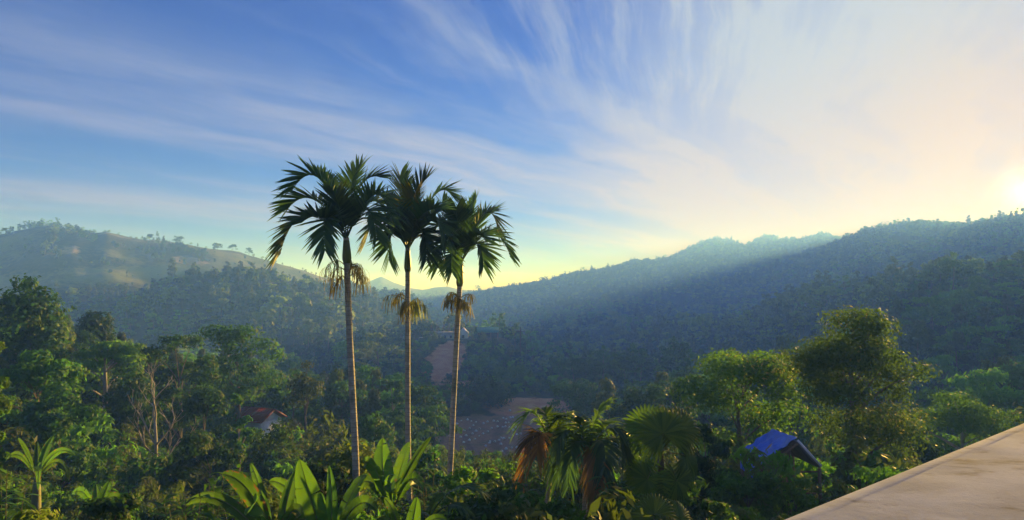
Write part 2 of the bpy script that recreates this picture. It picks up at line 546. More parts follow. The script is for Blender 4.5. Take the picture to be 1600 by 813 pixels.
RIDGES = [
    # near left shoulder
    ridge([(-900, 540, 60), (-300, 500, 60), (0, 520, 62), (120, 560, 66), (260, 640, 70), (400, 700, 80)], 40, 90),
    # left hill
    ridge([(-1500, 420, 476), (-500, 395, 476), (-150, 372, 476), (0, 370, 469), (40, 362, 469), (75, 358, 469), (115, 364, 469), (140, 368, 476),
           (165, 365, 483), (200, 371, 490), (270, 379, 503), (370, 394, 517), (430, 408, 524), (490, 426, 537), (560, 452, 558),
           (650, 480, 578), (760, 540, 612)], 210, 260, 0.78),
    # dark spur in front of it
    ridge([(60, 560, 292), (170, 500, 292), (240, 462, 299), (290, 440, 306), (340, 434, 313), (420, 438, 320), (500, 452, 326),
           (580, 478, 340), (650, 505, 354), (720, 540, 367)], 95, 120, 0.8),
    # distant centre
    ridge([(300, 500, 1700), (480, 462, 1700), (560, 452, 1700), (578, 440, 1700), (595, 433, 1700), (615, 442, 1700), (640, 450, 1700), (662, 453, 1700),
           (680, 449, 1700), (700, 448, 1700), (720, 453, 1700), (800, 458, 1700), (900, 470, 1700)], 420, 500, 0.95),
    # right ridge, from far to near
    ridge([(640, 500, 1020), (720, 470, 1020), (770, 461, 1020), (800, 456, 1015), (865, 445, 1000), (915, 433, 1010), (945, 433, 1020), (1000, 430, 1000),
           (1040, 426, 970), (1080, 416, 930), (1140, 413, 900), (1200, 408, 830), (1250, 406, 770), (1285, 394, 730), (1325, 382, 690),
           (1350, 373, 660), (1400, 364, 620), (1475, 364, 580), (1525, 362, 560), (1550, 355, 550), (1600, 348, 540), (1700, 345, 530),
           (2100, 350, 520), (3000, 380, 520)], 330, 400, 0.93),
    # far mountain on the right
    ridge([(700, 470, 1120), (860, 443, 1120), (900, 432, 1120), (965, 423, 1120), (990, 413, 1120), (1020, 412, 1120), (1050, 407, 1120), (1070, 398, 1120),
           (1095, 387, 1120), (1120, 379, 1120), (1140, 382, 1120), (1165, 388, 1120), (1185, 380, 1120), (1200, 374, 1120), (1225, 379, 1120), (1250, 379, 1120),
           (1280, 371, 1120), (1300, 373, 1120), (1320, 379, 1120), (1420, 392, 1120), (1600, 400, 1120), (2400, 420, 1120)], 450, 500, 0.96),
    # low spur mid valley
    ridge([(720, 560, 520), (780, 520, 520), (830, 508, 520), (880, 503, 510), (930, 502, 500), (975, 508, 480), (1040, 530, 470), (1120, 560, 460)], 90, 130, 0.8),
    # near right hillside
    ridge([(860, 580, 380), (990, 522, 360), (1100, 515, 330), (1175, 505, 300), (1230, 484, 270), (1280, 458, 240), (1350, 465, 215), (1400, 452, 195),
           (1480, 448, 180), (1575, 446, 165), (1700, 430, 160), (2100, 430, 150), (3000, 450, 150)], 75, 160, 0.8),
    # knoll with the buildings
    ridge([(520, 585, 215), (580, 556, 215), (630, 535, 215), (665, 528, 215), (700, 528, 215), (780, 530, 215), (805, 546, 212), (845, 590, 208), (900, 640, 205)], 62, 70, 0.9),
]
FIELD_Z = -20.6


def height(x, y):
    x = np.asarray(x, float); y = np.asarray(y, float)
    r = np.hypot(x, y)
    az = np.arctan2(x, y)
    px = 800 + F * np.tan(np.clip(az, -1.2, 1.2))
    base = np.interp(r, BASE_R, BASE_Z)
    z = base.copy()
    amp = np.ones_like(z)
    for P, R, Z, wf, wb, damp in RIDGES:
        rc = np.interp(px, P, R); zc = np.interp(px, P, Z)
        dd = r - rc
        bell = np.exp(-(dd / np.where(dd < 0, wf, wb)) ** 2)
        zi = base + (zc - base) * bell
        up = zi > z
        amp = np.where(up, 1 - damp * bell ** 2, amp)
        z = np.maximum(z, zi)
    n1 = fbm(x / 190, y / 190, 4, 3)
    n2 = fbm(x / 42, y / 42, 4, 11)
    n3 = fbm(x / 6, y / 6, 3, 29)
    A1 = np.interp(r, [0, 60, 250, 600, 2000], [0, 0.0, 5, 16, 40])
    A2 = np.interp(r, [0, 20, 60, 200, 350, 500, 700, 2000], [0, 0.2, 0.9, 2.2, 6.5, 7.5, 7, 9])
    z = z + amp * (A1 * n1 + A2 * n2) + np.interp(r, [0, 5, 60, 300], [0, 0.12, 0.3, 0.5]) * n3
    # the worked field lies level
    fd = np.hypot((x - 0.5) / 14, (y - 98) / 22)
    k = np.clip((1.5 - fd) / 0.6, 0, 1); k = k * k * (3 - 2 * k)
    z = z * (1 - k) + FIELD_Z * k
    # levelled building plot on the knoll
    fd = np.hypot((x + 15.5) / 12, (y - 217) / 10)
    k = np.clip((1.6 - fd) / 0.7, 0, 1); k = k * k * (3 - 2 * k)
    z = z * (1 - k) + (-13.6) * k
    return z


def hgt(x, y):
    return float(height(np.array([x]), np.array([y]))[0])


def blob(x, y, items):
    """largest of several soft discs: (x, y, rx, ry)"""
    m = np.zeros_like(x)
    for cx, cy, rx, ry in items:
        d = np.hypot((x - cx) / rx, (y - cy) / ry)
        m = np.maximum(m, np.clip(1.4 - d, 0, 1))
    return m


def at(px, D):
    return (px - 800) / F * D


SOIL = [(at(703, 190), 187, 5.2, 19), (at(716, 150), 148, 7.5, 15), (at(690, 172), 172, 2.5, 12), (at(668, 178), 178, 2.0, 9), (at(825, 124), 122, 8, 9), (at(850, 118), 116, 5, 7)]
FIELD = [(at(775, 98), 98, 11.5, 20), (at(830, 106), 104, 7, 12), (at(740, 100), 96, 7, 12)]


def build_terrain():
    az = np.concatenate([np.radians(np.linspace(-180, -58, 40)), np.radians(np.linspace(-56, 56, 420)), np.radians(np.linspace(58, 180, 40))])
    r = 0.6 * (5200 / 0.6) ** (np.linspace(0, 1, 380))
    A, R = np.meshgrid(az, r)
    X = R * np.sin(A); Y = R * np.cos(A)
    Z = height(X.ravel(), Y.ravel()).reshape(X.shape)
    nr, na = X.shape
    V = np.stack([X.ravel(), Y.ravel(), Z.ravel()], 1)
    i = np.arange(nr - 1)[:, None] * na + np.arange(na - 1)[None, :]
    Q = np.stack([i, i + na, i + na + 1, i + 1], -1).reshape(-1, 4)[:, ::-1]
    m, w, out = new_mat('hillside_ground')
    geo = w.add('ShaderNodeNewGeometry')
    pos = geo.outputs['Position']
    soil = w.add('ShaderNodeAttribute', attribute_name='soil').outputs['Fac']
    field = w.add('ShaderNodeAttribute', attribute_name='field').outputs['Fac']
    grass = w.add('ShaderNodeAttribute', attribute_name='grass').outputs['Fac']
    nb = w.noise(pos, 0.03, 8, 0.62)
    ns = w.noise(pos, 0.35, 7, 0.65)
    nf = w.noise(pos, 3.0, 5, 0.65)
    c = w.mix(w.smooth(ns, 0.35, 0.65), (0.020, 0.032, 0.012), (0.050, 0.062, 0.022))
    c = w.mix(w.smooth(nf, 0.5, 0.7, 0, 0.6), c, (0.060, 0.045, 0.028))
    g = w.mix(w.smooth(nb, 0.35, 0.62), (0.085, 0.135, 0.028), (0.180, 0.185, 0.055))
    g = w.mix(w.smooth(ns, 0.5, 0.72, 0, 0.8), g, (0.055, 0.075, 0.022))
    c = w.mix(w.smooth(w.math('ADD', grass, w.math('MULTIPLY', w.math('SUBTRACT', ns, 0.5), 0.7)), 0.35, 0.6), c, g)
    s = w.mix(w.smooth(ns, 0.35, 0.65), (0.46, 0.19, 0.095), (0.58, 0.31, 0.18))
    nn = w.math('ADD', w.math('MULTIPLY', w.math('SUBTRACT', ns, 0.5), 0.9), w.math('MULTIPLY', w.math('SUBTRACT', nf, 0.5), 0.3))
    c = w.mix(w.smooth(w.math('ADD', soil, nn), 0.35, 0.55), c, s)
    cliff = w.add('ShaderNodeAttribute', attribute_name='cliff').outputs['Fac']
    tan = w.mix(w.smooth(ns, 0.35, 0.65), (0.30, 0.235, 0.12), (0.42, 0.33, 0.19))
    c = w.mix(w.smooth(w.math('ADD', cliff, w.math('MULTIPLY', w.math('SUBTRACT', w.noise(pos, 0.09, 7, 0.65), 0.5), 1.6)), 0.30, 0.62), c, tan)
    fcol = w.mix(w.smooth(nf, 0.35, 0.7), (0.26, 0.135, 0.085), (0.38, 0.22, 0.145))
    fcol = w.mix(w.smooth(ns, 0.50, 0.68, 0, 0.75), fcol, (0.100, 0.105, 0.045))
    rows = w.add('ShaderNodeTexWave', wave_type='BANDS')
    w.l.new(w.vmath('MULTIPLY', pos, (0.35, 1.0, 0)), rows.inputs['Vector'])
    rows.inputs['Scale'].default_value = 0.22
    rows.inputs['Distortion'].default_value = 3.0
    rows.inputs['Detail'].default_value = 4.0
    fcol = w.mix(w.smooth(rows.outputs['Fac'], 0.55, 0.9, 0, 0.45), fcol, (0.11, 0.065, 0.045))
    c = w.mix(w.smooth(w.math('ADD', field, nn), 0.35, 0.55), c, fcol)
    p = w.add('ShaderNodeBsdfPrincipled')
    w.l.new(c, p.inputs['Base Color'])
    p.inputs['Roughness'].default_value = 0.95
    p.inputs['Specular IOR Level'].default_value = 0.15
    bm = w.add('ShaderNodeBump')
    bm.inputs['Strength'].default_value = 0.6
    bm.inputs['Distance'].default_value = 0.5
    w.l.new(ns, bm.inputs['Height'])
    w.l.new(bm.outputs[0], p.inputs['Normal'])
    w.l.new(p.outputs[0], out.inputs[0])
    me = mesh_np('terrain', V, Q, m, True)
    x, y = V[:, 0].astype(float), V[:, 1].astype(float)
    for nm, arr in (('soil', blob(x, y, SOIL)), ('cliff', 0.9 * blob(x, y, CLIFF)), ('field', blob(x, y, FIELD)), ('grass', grass_mask(x, y))):
        a = me.attributes.new(nm, 'FLOAT', 'POINT')
        a.data.foreach_set('value', np.asarray(arr, np.float32))
    o = link(bpy.data.objects.new('terrain', me))
    tag(o, kind='structure', label='steep green valley floor and hillsides')
    return o


def grass_mask(x, y):
    """open grass high on the left hill, with woods between"""
    r = np.hypot(x, y)
    px = 800 + F * np.tan(np.clip(np.arctan2(x, y), -1.2, 1.2))
    n = fbm(x / 75, y / 75, 4, 57)
    zone = np.clip((r - 345) / 70, 0, 1) * np.clip((570 - px) / 60, 0, 1) * np.clip((760 - r) / 60, 0, 1)
    return np.clip(zone * (0.74 + 1.3 * n), 0, 1)


CLIFF = [(at(288, 425), 425, 9, 14), (at(308, 418), 418, 7, 10), (at(98, 378), 378, 7, 12), (at(84, 372), 376, 5, 9), (at(385, 420), 420, 10, 12), (at(402, 428), 428, 7, 12)]


terrain = build_terrain()

# ------------------------------------------------------------------ haze
def build_haze():
    m, w, out = new_mat('haze')
    v = w.add('ShaderNodeVolumePrincipled')
    v.inputs['Color'].default_value = (0.12, 0.30, 1.0, 1)
    v.inputs['Absorption Color'].default_value = (1, 1, 1, 1)
    v.inputs['Density'].default_value = HAZE_DENSITY
    v.inputs['Anisotropy'].default_value = 0.18
    w.l.new(v.outputs[0], out.inputs['Volume'])
    b = MB()
    b.box((0, 0, (-110 + 112) / 2), (10800, 10800, 222))
    o = b.build('haze', m)
    tag(o, 'thin blue morning haze filling the valley', 'haze', kind='stuff')


build_haze()


# ------------------------------------------------------------------ foliage builders
def leaves(rng, P, N, size, aspect=0.5, jitter=0.35, up=0.0, tint=None, droop=0.25):
    """diamond leaves at points P facing roughly N"""
    n = len(P)
    N = N + rng.normal(0, jitter, (n, 3))
    N[:, 2] += up
    N /= np.linalg.norm(N, axis=1)[:, None] + 1e-9
    a = rng.normal(0, 1, (n, 3))
    a[:, 2] -= droop * 2
    a -= N * (a * N).sum(1)[:, None]
    a /= np.linalg.norm(a, axis=1)[:, None] + 1e-9
    b = np.cross(N, a)
    s = (size * rng.uniform(0.65, 1.3, n))[:, None]
    V = np.empty((n, 4, 3))
    V[:, 0] = P - a * s * 0.5
    V[:, 1] = P + b * s * aspect * 0.5 - N * s * 0.06
    V[:, 2] = P + a * s * 0.5 - N * s * 0.10
    V[:, 3] = P - b * s * aspect * 0.5 - N * s * 0.06
    Q = np.arange(n * 4).reshape(n, 4)
    t = rng.uniform(0, 1, n) if tint is None else tint
    return V.reshape(-1, 3), Q, np.repeat(t, 4)


def crown_points(rng, lobes, n, inner=0.25):
    L = np.array(lobes)                       # cx cy cz rx ry rz
    wgt = (L[:, 3] * L[:, 4] + L[:, 4] * L[:, 5])
    k = rng.choice(len(L), n, p=wgt / wgt.sum())
    d = rng.normal(0, 1, (n, 3))
    d[:, 2] = d[:, 2] * 0.9 + 0.25
    d /= np.linalg.norm(d, axis=1)[:, None]
    f = np.where(rng.random(n) < inner, rng.uniform(0.2, 0.85, n), rng.normal(0.95, 0.09, n))
    # ragged outline
    wob = 1 + 0.22 * np.sin(d[:, 0] * 7 + k * 1.7) * np.sin(d[:, 1] * 6 + k) + 0.12 * np.sin(d[:, 2] * 11 + k * 2.1)
    P = L[k, :3] + d * L[k, 3:] * (f * wob)[:, None]
    lobe_t = rng.uniform(-0.25, 0.25, len(L))[k]
    t = np.clip(rng.uniform(0.15, 0.85, n) + lobe_t, 0, 1)
    return P, d, t


def lobes_for(rng, style, w, h, h0):
    """lobes of a crown: width w, from h0 to h above the base"""
    out = []
    ch = h - h0
    if style == 'round':
        K = 30
        for i in range(K):
            d = rng.normal(0, 1, 3); d /= np.linalg.norm(d)
            q = rng.uniform(0.30, 0.70)
            c = d * q * np.array([w / 2, w / 2, ch / 2])
            if c[2] < 0:
                c[:2] *= 0.92
            s = rng.uniform(0.17, 0.34)
            out.append((c[0], c[1], c[2] + h0 + ch / 2, s * w * 0.62, s * w * 0.62, s * w * 0.55))
    elif style == 'spread':
        K = 22
        for i in range(K):
            th = rng.uniform(0, 2 * math.pi); q = math.sqrt(rng.uniform(0, 1)) * 0.40 * w
            zt = rng.uniform(0.15, 0.92)
            k = 1 - abs(zt - 0.55) * 0.7
            s = rng.uniform(0.11, 0.19)
            out.append((q * k * math.cos(th), q * k * math.sin(th), h0 + ch * zt, s * w, s * w, s * w * 0.55))
    elif style == 'loose':
        K = 58
        for i in range(K):
            d = rng.normal(0, 1, 3); d /= np.linalg.norm(d)
            q = rng.uniform(0.38, 0.84)
            c = d * q * np.array([w / 2, w / 2, ch / 2])
            s = rng.uniform(0.10, 0.23)
            out.append((c[0], c[1], c[2] + h0 + ch / 2, s * w * 0.75, s * w * 0.75, s * w * 0.5))
    elif style == 'umbrella':
        K = 18
        for i in range(K):
            th = rng.uniform(0, 2 * math.pi); q = math.sqrt(rng.uniform(0, 1)) * 0.42 * w
            zt = 0.9 - 0.5 * (q / (0.42 * w)) ** 2 - rng.uniform(0, 0.35)
            s = rng.uniform(0.12, 0.2)
            out.append((q * math.cos(th), q * math.sin(th), h0 + ch * zt, s * w, s * w, s * w * 0.32))
    elif style == 'tall':
        K = 18
        for i in range(K):
            zt = rng.uniform(0.05, 0.95)
            k = math.sin(math.pi * min(max(zt * 0.8 + 0.18, 0), 1))
            th = rng.uniform(0, 2 * math.pi); q = rng.uniform(0.1, 0.36) * w * k
            s = rng.uniform(0.13, 0.22) * (0.6 + 0.4 * k)
            out.append((q * math.cos(th), q * math.sin(th), h0 + ch * zt, s * w, s * w, s * w * 0.8))
    elif style == 'cone':
        K = 22
        for i in range(K):
            zt = (i + 0.5) / K
            k = 1 - zt * 0.85
            th = i * 2.4; q = 0.28 * w * k
            s = 0.20 * (0.35 + 0.65 * k)
            out.append((q * math.cos(th), q * math.sin(th), h0 + ch * zt, s * w, s * w, s * w * 0.6))
    elif style == 'open':
        K = 15
        for i in range(K):
            d = rng.normal(0, 1, 3); d /= np.linalg.norm(d)
            q = rng.uniform(0.5, 0.9)
            c = d * q * np.array([w / 2, w / 2, ch / 2]) * 0.85
            s = rng.uniform(0.09, 0.16)
            out.append((c[0], c[1], c[2] + h0 + ch / 2, s * w, s * w, s * w * 0.6))
    return out


def limb_mesh(rng, lobes, h, h0, rad, lean=(0, 0), n_limb=10, sides=8):
    b = MB()
    top = h0 + (h - h0) * 0.55
    pts, rr = [], []
    N = 9
    for i in range(N):
        t = i / (N - 1)
        wv = 0.04 * h * math.sin(t * 3.3 + rng.uniform(-0.3, 0.3)) * (t * (1.2 - t))
        pts.append(Vector((lean[0] * (t - 1) + wv, lean[1] * (t - 1) + wv * 0.6, -0.3 + (top + 0.3) * t)))
        rr.append(rad * (1.25 - 0.25 * min(t * 6, 1)) * (1 - 0.72 * t))
    b.tube(pts, rr, sides, True)
    order = rng.permutation(len(lobes))[:n_limb]
    for k in order:
        c = Vector(lobes[k][:3])
        zs = max(h0 * 0.75, min(c.z - 0.25 * (h - h0), top * 0.97))
        t = min(max((zs + 0.3) / (top + 0.3), 0.05), 0.98)
        i = t * (N - 1); i0 = int(i); f = i - i0
        s = pts[i0].lerp(pts[min(i0 + 1, N - 1)], f)
        r0 = rr[i0] * 0.55
        mid = s.lerp(c, 0.55) + Vector((0, 0, 0.06 * (h - h0)))
        q = bez(s, mid, c, 6)
        b.tube(q, [r0 * (1 - 0.85 * j / 5) for j in range(6)], max(4, sides - 3), False)
    return b


def make_tree(name, label, base, w, h, h0, style, leaf, n, size, bark='bark', rad=None, group=None, cat='tree',
              seed=0, parent_kind=None, lean=(0, 0), aspect=0.5, inner=0.25, n_limb=10):
    rng = np.random.default_rng(seed + 1000)
    root = empty(name, base)
    tag(root, label, cat, group)
    lb = lobes_for(rng, style, w, h, h0)
    rad = rad if rad else 0.018 * h + 0.03
    tr = limb_mesh(rng, lb, h, h0, rad, lean, n_limb)
    tr.build('trunk', M[bark], root, True)
    P, d, t = crown_points(rng, lb, n, inner)
    V, Q, tt = leaves(rng, P, d, size, aspect, up=0.25, tint=t)
    link(bpy.data.objects.new('crown', mesh_np('crown', V, Q, M[leaf], tint=tt)), root)
    return root


# ------------------------------------------------------------------ woods that read as one mass
def proto_mesh(seed, style, w, h, h0, leaf, n, size, aspect=0.6, trunk=True, inner=0.2):
    rng = np.random.default_rng(seed)
    lb = lobes_for(rng, style, w, h, h0)
    P, d, t = crown_points(rng, lb, n, inner)
    V, Q, tt = leaves(rng, P, d, size, aspect, up=0.25, tint=t)
    mats = [M[leaf], M['bark']]
    nq = len(Q)
    T = None
    if trunk:
        b = MB()
        b.tube([(0, 0, -0.6), (0.03 * h, 0, h * 0.35), (0, 0.02 * h, h * 0.75)], [0.03 * h * 0.7, 0.02 * h * 0.7, 0.006 * h], 5, False)
        o = len(V)
        V = np.vstack([V, np.array([tuple(p) for p in b.v])])
        Q = np.vstack([Q, np.array(b.q) + o])
        tt = np.concatenate([tt, np.full(len(b.v), 0.5)])
    me = mesh_np('wood_tree', V, Q, mats, tint=tt)
    mi = np.zeros(len(Q), np.int32); mi[nq:] = 1
    me.polygons.foreach_set('material_index', mi)
    return me


def scatter(name, label, cat, protos, P, rot, scl, idx):
    """one object: copies of the prototypes on points, by geometry nodes"""
    pc = bpy.data.collections.new(name + '_kinds')
    for i, me in enumerate(protos):
        ob = bpy.data.objects.new('%s_kind_%02d' % (name, i), me)
        pc.objects.link(ob)
    me = bpy.data.meshes.new(name)
    me.vertices.add(len(P))
    me.vertices.foreach_set('co', np.asarray(P, np.float32).ravel())
    for nm, ty, arr, key in (('rot', 'FLOAT_VECTOR', rot, 'vector'), ('scl', 'FLOAT_VECTOR', scl, 'vector'), ('idx', 'INT', idx, 'value')):
        a = me.attributes.new(nm, ty, 'POINT')
        a.data.foreach_set(key, np.asarray(arr, np.int32 if ty == 'INT' else np.float32).ravel())
    o = link(bpy.data.objects.new(name, me))
    g = bpy.data.node_groups.new(name, 'GeometryNodeTree')
    g.interface.new_socket('Geometry', in_out='INPUT', socket_type='NodeSocketGeometry')
    g.interface.new_socket('Geometry', in_out='OUTPUT', socket_type='NodeSocketGeometry')
    gi = g.nodes.new('NodeGroupInput'); go = g.nodes.new('NodeGroupOutput')
    m2p = g.nodes.new('GeometryNodeMeshToPoints')
    iop = g.nodes.new('GeometryNodeInstanceOnPoints')
    ci = g.nodes.new('GeometryNodeCollectionInfo')
    ci.inputs['Collection'].default_value = pc
    ci.inputs['Separate Children'].default_value = True
    ci.inputs['Reset Children'].default_value = True
    iop.inputs['Pick Instance'].default_value = True

    def attr(nm, ty):
        n = g.nodes.new('GeometryNodeInputNamedAttribute')
        n.data_type = ty
        n.inputs['Name'].default_value = nm
        return n.outputs['Attribute']
    L = g.links.new
    L(gi.outputs[0], m2p.inputs[0])
    L(m2p.outputs[0], iop.inputs['Points'])
    L(ci.outputs[0], iop.inputs['Instance'])
    L(attr('idx', 'INT'), iop.inputs['Instance Index'])
    e2r = g.nodes.new('FunctionNodeEulerToRotation')
    L(attr('rot', 'FLOAT_VECTOR'), e2r.inputs[0])
    L(e2r.outputs[0], iop.inputs['Rotation'])
    L(attr('scl', 'FLOAT_VECTOR'), iop.inputs['Scale'])
    L(iop.outputs[0], go.inputs[0])
    md = o.modifiers.new('scatter', 'NODES')
    md.node_group = g
    tag(o, label, cat, kind='stuff')
    return o


def py_of(z, y):
    """photo row of a point (x, y, z)"""
    c, s = math.cos(PITCH), math.sin(PITCH)
    return 406.5 - F * (z * c - y * s) / (y * c + z * s)


def sector(rng, r0, r1, area, half=0.84):
    n = int(half * (r1 * r1 - r0 * r0) / area)
    r = np.sqrt(rng.uniform(r0 * r0, r1 * r1, n))
    a = rng.uniform(-half, half, n)
    return r * np.sin(a), r * np.cos(a), r


# rows that the tops of the woods may reach, by photo column
LIM_A = ([-200, 0, 100, 220, 300, 400, 450, 520, 600, 640, 690, 700, 850, 880, 920, 1000, 1100, 1250, 1400, 1600, 1900],
         [440, 470, 500, 540, 555, 560, 585, 590, 600, 600, 640, 730, 730, 660, 625, 590, 580, 540, 470, 450, 440])
LIM_K = ([-200, 500, 540, 600, 640, 660, 700, 800, 840, 900, 2000], [100, 100, 515, 522, 530, 540, 545, 540, 575, 100, 100])


def woods():
    rng = np.random.default_rng(5)
    near = [proto_mesh(11, 'spread', 6.5, 8, 1.2, 'leaf_mid', 2300, 0.42), proto_mesh(12, 'round', 5.5, 7.5, 1.2, 'leaf_dark', 2300, 0.40),
            proto_mesh(13, 'tall', 4.5, 9, 1.0, 'leaf_olive', 1900, 0.40), proto_mesh(14, 'umbrella', 7, 7.5, 3.2, 'leaf_bright', 1900, 0.42),
            proto_mesh(15, 'open', 6.5, 9, 2.0, 'leaf_mid', 1500, 0.42), proto_mesh(16, 'spread', 6, 7, 1.0, 'leaf_dark', 2200, 0.42),
            proto_mesh(17, 'spread', 6, 5, 0.0, 'leaf_mid', 2000, 0.45)]
    far = [proto_mesh(21, 'spread', 7, 8, 0.8, 'leaf_far', 420, 0.95, 0.75, inner=0.1), proto_mesh(22, 'round', 6.5, 8, 0.5, 'leaf_far', 420, 0.95, 0.75, inner=0.1),
           proto_mesh(23, 'tall', 5, 10, 0.8, 'leaf_olive', 380, 0.85, 0.75, inner=0.1), proto_mesh(24, 'umbrella', 8, 8, 2.5, 'leaf_yellow', 380, 0.95, 0.75, inner=0.1),
           proto_mesh(25, 'spread', 7, 7, 0.3, 'leaf_dark', 420, 0.95, 0.75, inner=0.1), proto_mesh(26, 'open', 7, 11, 2, 'leaf_bright', 300, 0.9, 0.75, inner=0.1)]

    def put(name, label, protos, r0, r1, area, smin, smax, half=0.84, limit=True):
        x, y, r = sector(rng, r0, r1, area, half)
        z = height(x, y)
        px = 800 + F * x / y
        s = smin + (smax - smin) * rng.power(0.8, len(x))
        s = s * (1 + 0.45 * fbm(x / 60, y / 60, 3, 91)) * np.where(rng.random(len(x)) < 0.05, 1.45, 1.0)
        keep = np.ones(len(x), bool)
        keep &= blob(x, y, SOIL) < 0.35
        keep &= (blob(x, y, CLIFF) < 0.55) | (rng.random(len(x)) < 0.1)
        keep &= blob(x, y, FIELD) < 0.25
        keep &= np.hypot((x + 15.5) / 13, (y - 215) / 12) > 1
        g = grass_mask(x, y)
        keep &= (g < 0.40) | (rng.random(len(x)) < 0.07)
        clear = fbm(x / 70, y / 70, 3, 77)
        keep &= clear > -0.55
        kn = (np.abs(px - 735) < 130) & (r > 112) & (r < 216)
        s = np.where(kn, s * 0.5, s)
        s = np.where(g > 0.30, s * 0.6, s)
        s = np.where((r > 330) & (px < 600) & (r < 720), s * 0.72, s)
        if limit:
            top = py_of(z + 8.5 * s, y)
            la = np.interp(px, *LIM_A); lk = np.interp(px, *LIM_K)
            lim = np.where(r < 150, la, np.where(r < 225, np.maximum(lk, 0), 0))
            need = (py_of(z, y) - lim) / (F / y)          # metres available
            over = top < lim
            s = np.where(over, np.minimum(s, need / 8.5), s)
            keep &= s > 0.16
        x, y, z, s = x[keep], y[keep], z[keep], s[keep]
        n = len(x)
        rot = np.stack([rng.normal(0, 0.06, n), rng.normal(0, 0.06, n), rng.uniform(0, 6.28, n)], 1)
        scl = np.stack([s, s, s * rng.uniform(0.8, 1.25, n)], 1)
        # kinds change over the hillside
        kk = (vnoise(x / 55, y / 55, 5) * 1.3 + rng.random(n) * 0.9) * len(protos) * 0.5
        idx = np.clip(kk.astype(int), 0, len(protos) - 1)
        warm_haze = (px[keep] > 1180) & (r[keep] < 330) & (rng.random(n) < 0.55)  # olive and bright kinds here put the sunward warm haze into leaf colour
        idx = np.where(warm_haze, rng.integers(2, 4, n), idx)
        scatter(name, label, 'wood', protos, np.stack([x, y, z - 0.2], 1), rot, scl, idx)

    put('valley_wood', 'dense green wood in the valley below the near trees', near, 64, 185, 13, 0.65, 1.15)
    put('hillside_wood', 'hazy wood covering the hillsides across the valley', far, 185, 720, 15, 0.32, 0.95)
    put('distant_wood', 'blue hazy woods on the distant ridges', far, 720, 1500, 32, 0.40, 0.95, 0.80, False)


woods()


def undergrowth():
    """shrubs, ferns and tall weeds over the near slope"""
    rng = np.random.default_rng(8)
    kinds = [proto_mesh(31, 'spread', 2.2, 1.7, 0.0, 'leaf_mid', 800, 0.20, 0.42, False, 0.3), proto_mesh(32, 'round', 1.8, 1.6, 0.0, 'leaf_dark', 800, 0.18, 0.45, False, 0.3),
             proto_mesh(33, 'open', 2.0, 2.0, 0.1, 'leaf_bright', 560, 0.22, 0.35, False, 0.4), proto_mesh(34, 'tall', 1.4, 2.1, 0.0, 'leaf_olive', 640, 0.20, 0.35, False, 0.3),
             proto_mesh(35, 'spread', 2.0, 1.3, 0.0, 'leaf_dark', 700, 0.24, 0.28, False, 0.3)]
    # tufts of long arching blades
    for s, mt in ((41, 'leaf_bright'), (42, 'leaf_mid')):
        r2 = np.random.default_rng(s)
        b = MB()
        for i in range(70):
            th = r2.uniform(0, 6.28); L = r2.uniform(0.5, 1.3); q = r2.uniform(0.15, 0.75)
            d = Vector((math.cos(th), math.sin(th), 0)); p = Vector((r2.normal(0, 0.2), r2.normal(0, 0.2), 0))
            mid = p + d * L * 0.35 * q + Vector((0, 0, L * 0.8)); tip = p + d * L * q + Vector((0, 0, L * (0.9 - 0.5 * q)))
            pts = bez(p, mid, tip, 5)
            side = Vector((-d.y, d.x, 0))
            wv = r2.uniform(0.02, 0.045)
            V = []
            for k, pt in enumerate(pts):
                ww = wv * (1 - (k / 4) ** 2) + 0.002
                V += [pt - side * ww, pt + side * ww]
            b.add(V, [(2 * k, 2 * k + 1, 2 * k + 3, 2 * k + 2) for k in range(4)], tint=float(r2.random()))
        kinds.append(b.mesh('blade_tuft', M[mt]))
    xs, ys, zs, ss = [], [], [], []
    for r0, r1, area, a, bb in ((5.5, 16, 0.55, 0.45, 0.85), (16, 34, 1.1, 0.6, 1.2), (34, 72, 2.6, 1.0, 1.9)):
        x, y, r = sector(rng, r0, r1, area, 0.9)
        px = 800 + F * x / y
        s = rng.uniform(a, bb, len(x)) * (1 + 0.5 * fbm(x / 9, y / 9, 3, 17))
        k = s > 0.25
        k &= ~((px > 660) & (px < 880) & (r > 76))
        xs.append(x[k]); ys.append(y[k]); ss.append(s[k])
    # nothing tall between the camera and the field
    for q in range(3):
        x, y = xs[q], ys[q]
        px = 800 + F * x / y
        room = (py_of(height(x, y), y) - 708) / (F / y)
        k = (px > 688) & (px < 880) & (y > 15)
        ss[q] = np.where(k, np.minimum(ss[q], np.maximum(room / 1.9, 0.12)), ss[q])
    # scrub on the knoll
    x = rng.uniform(-50, 18, 900); y = rng.uniform(112, 205, 900)
    k = (blob(x, y, SOIL) < 0.4) & (blob(x, y, FIELD) < 0.35)
    xs.append(x[k]); ys.append(y[k]); ss.append(rng.uniform(1.0, 2.2, k.sum()))
    x, y, s = np.concatenate(xs), np.concatenate(ys), np.concatenate(ss)
    z = height(x, y)
    n = len(x)
    rot = np.stack([rng.normal(0, 0.1, n), rng.normal(0, 0.1, n), rng.uniform(0, 6.28, n)], 1)
    scl = np.stack([s, s, s * rng.uniform(0.8, 1.2, n)], 1)
    kk = (vnoise(x / 5, y / 5, 15) * 0.8 + rng.random(n) * 0.7) * len(kinds) * 0.66
    idx = np.clip(kk.astype(int), 0, len(kinds) - 1)
    scatter('undergrowth', 'tangle of green shrubs and weeds covering the near slope', 'undergrowth', kinds, np.stack([x, y, z - 0.08], 1), rot, scl, idx)


undergrowth()


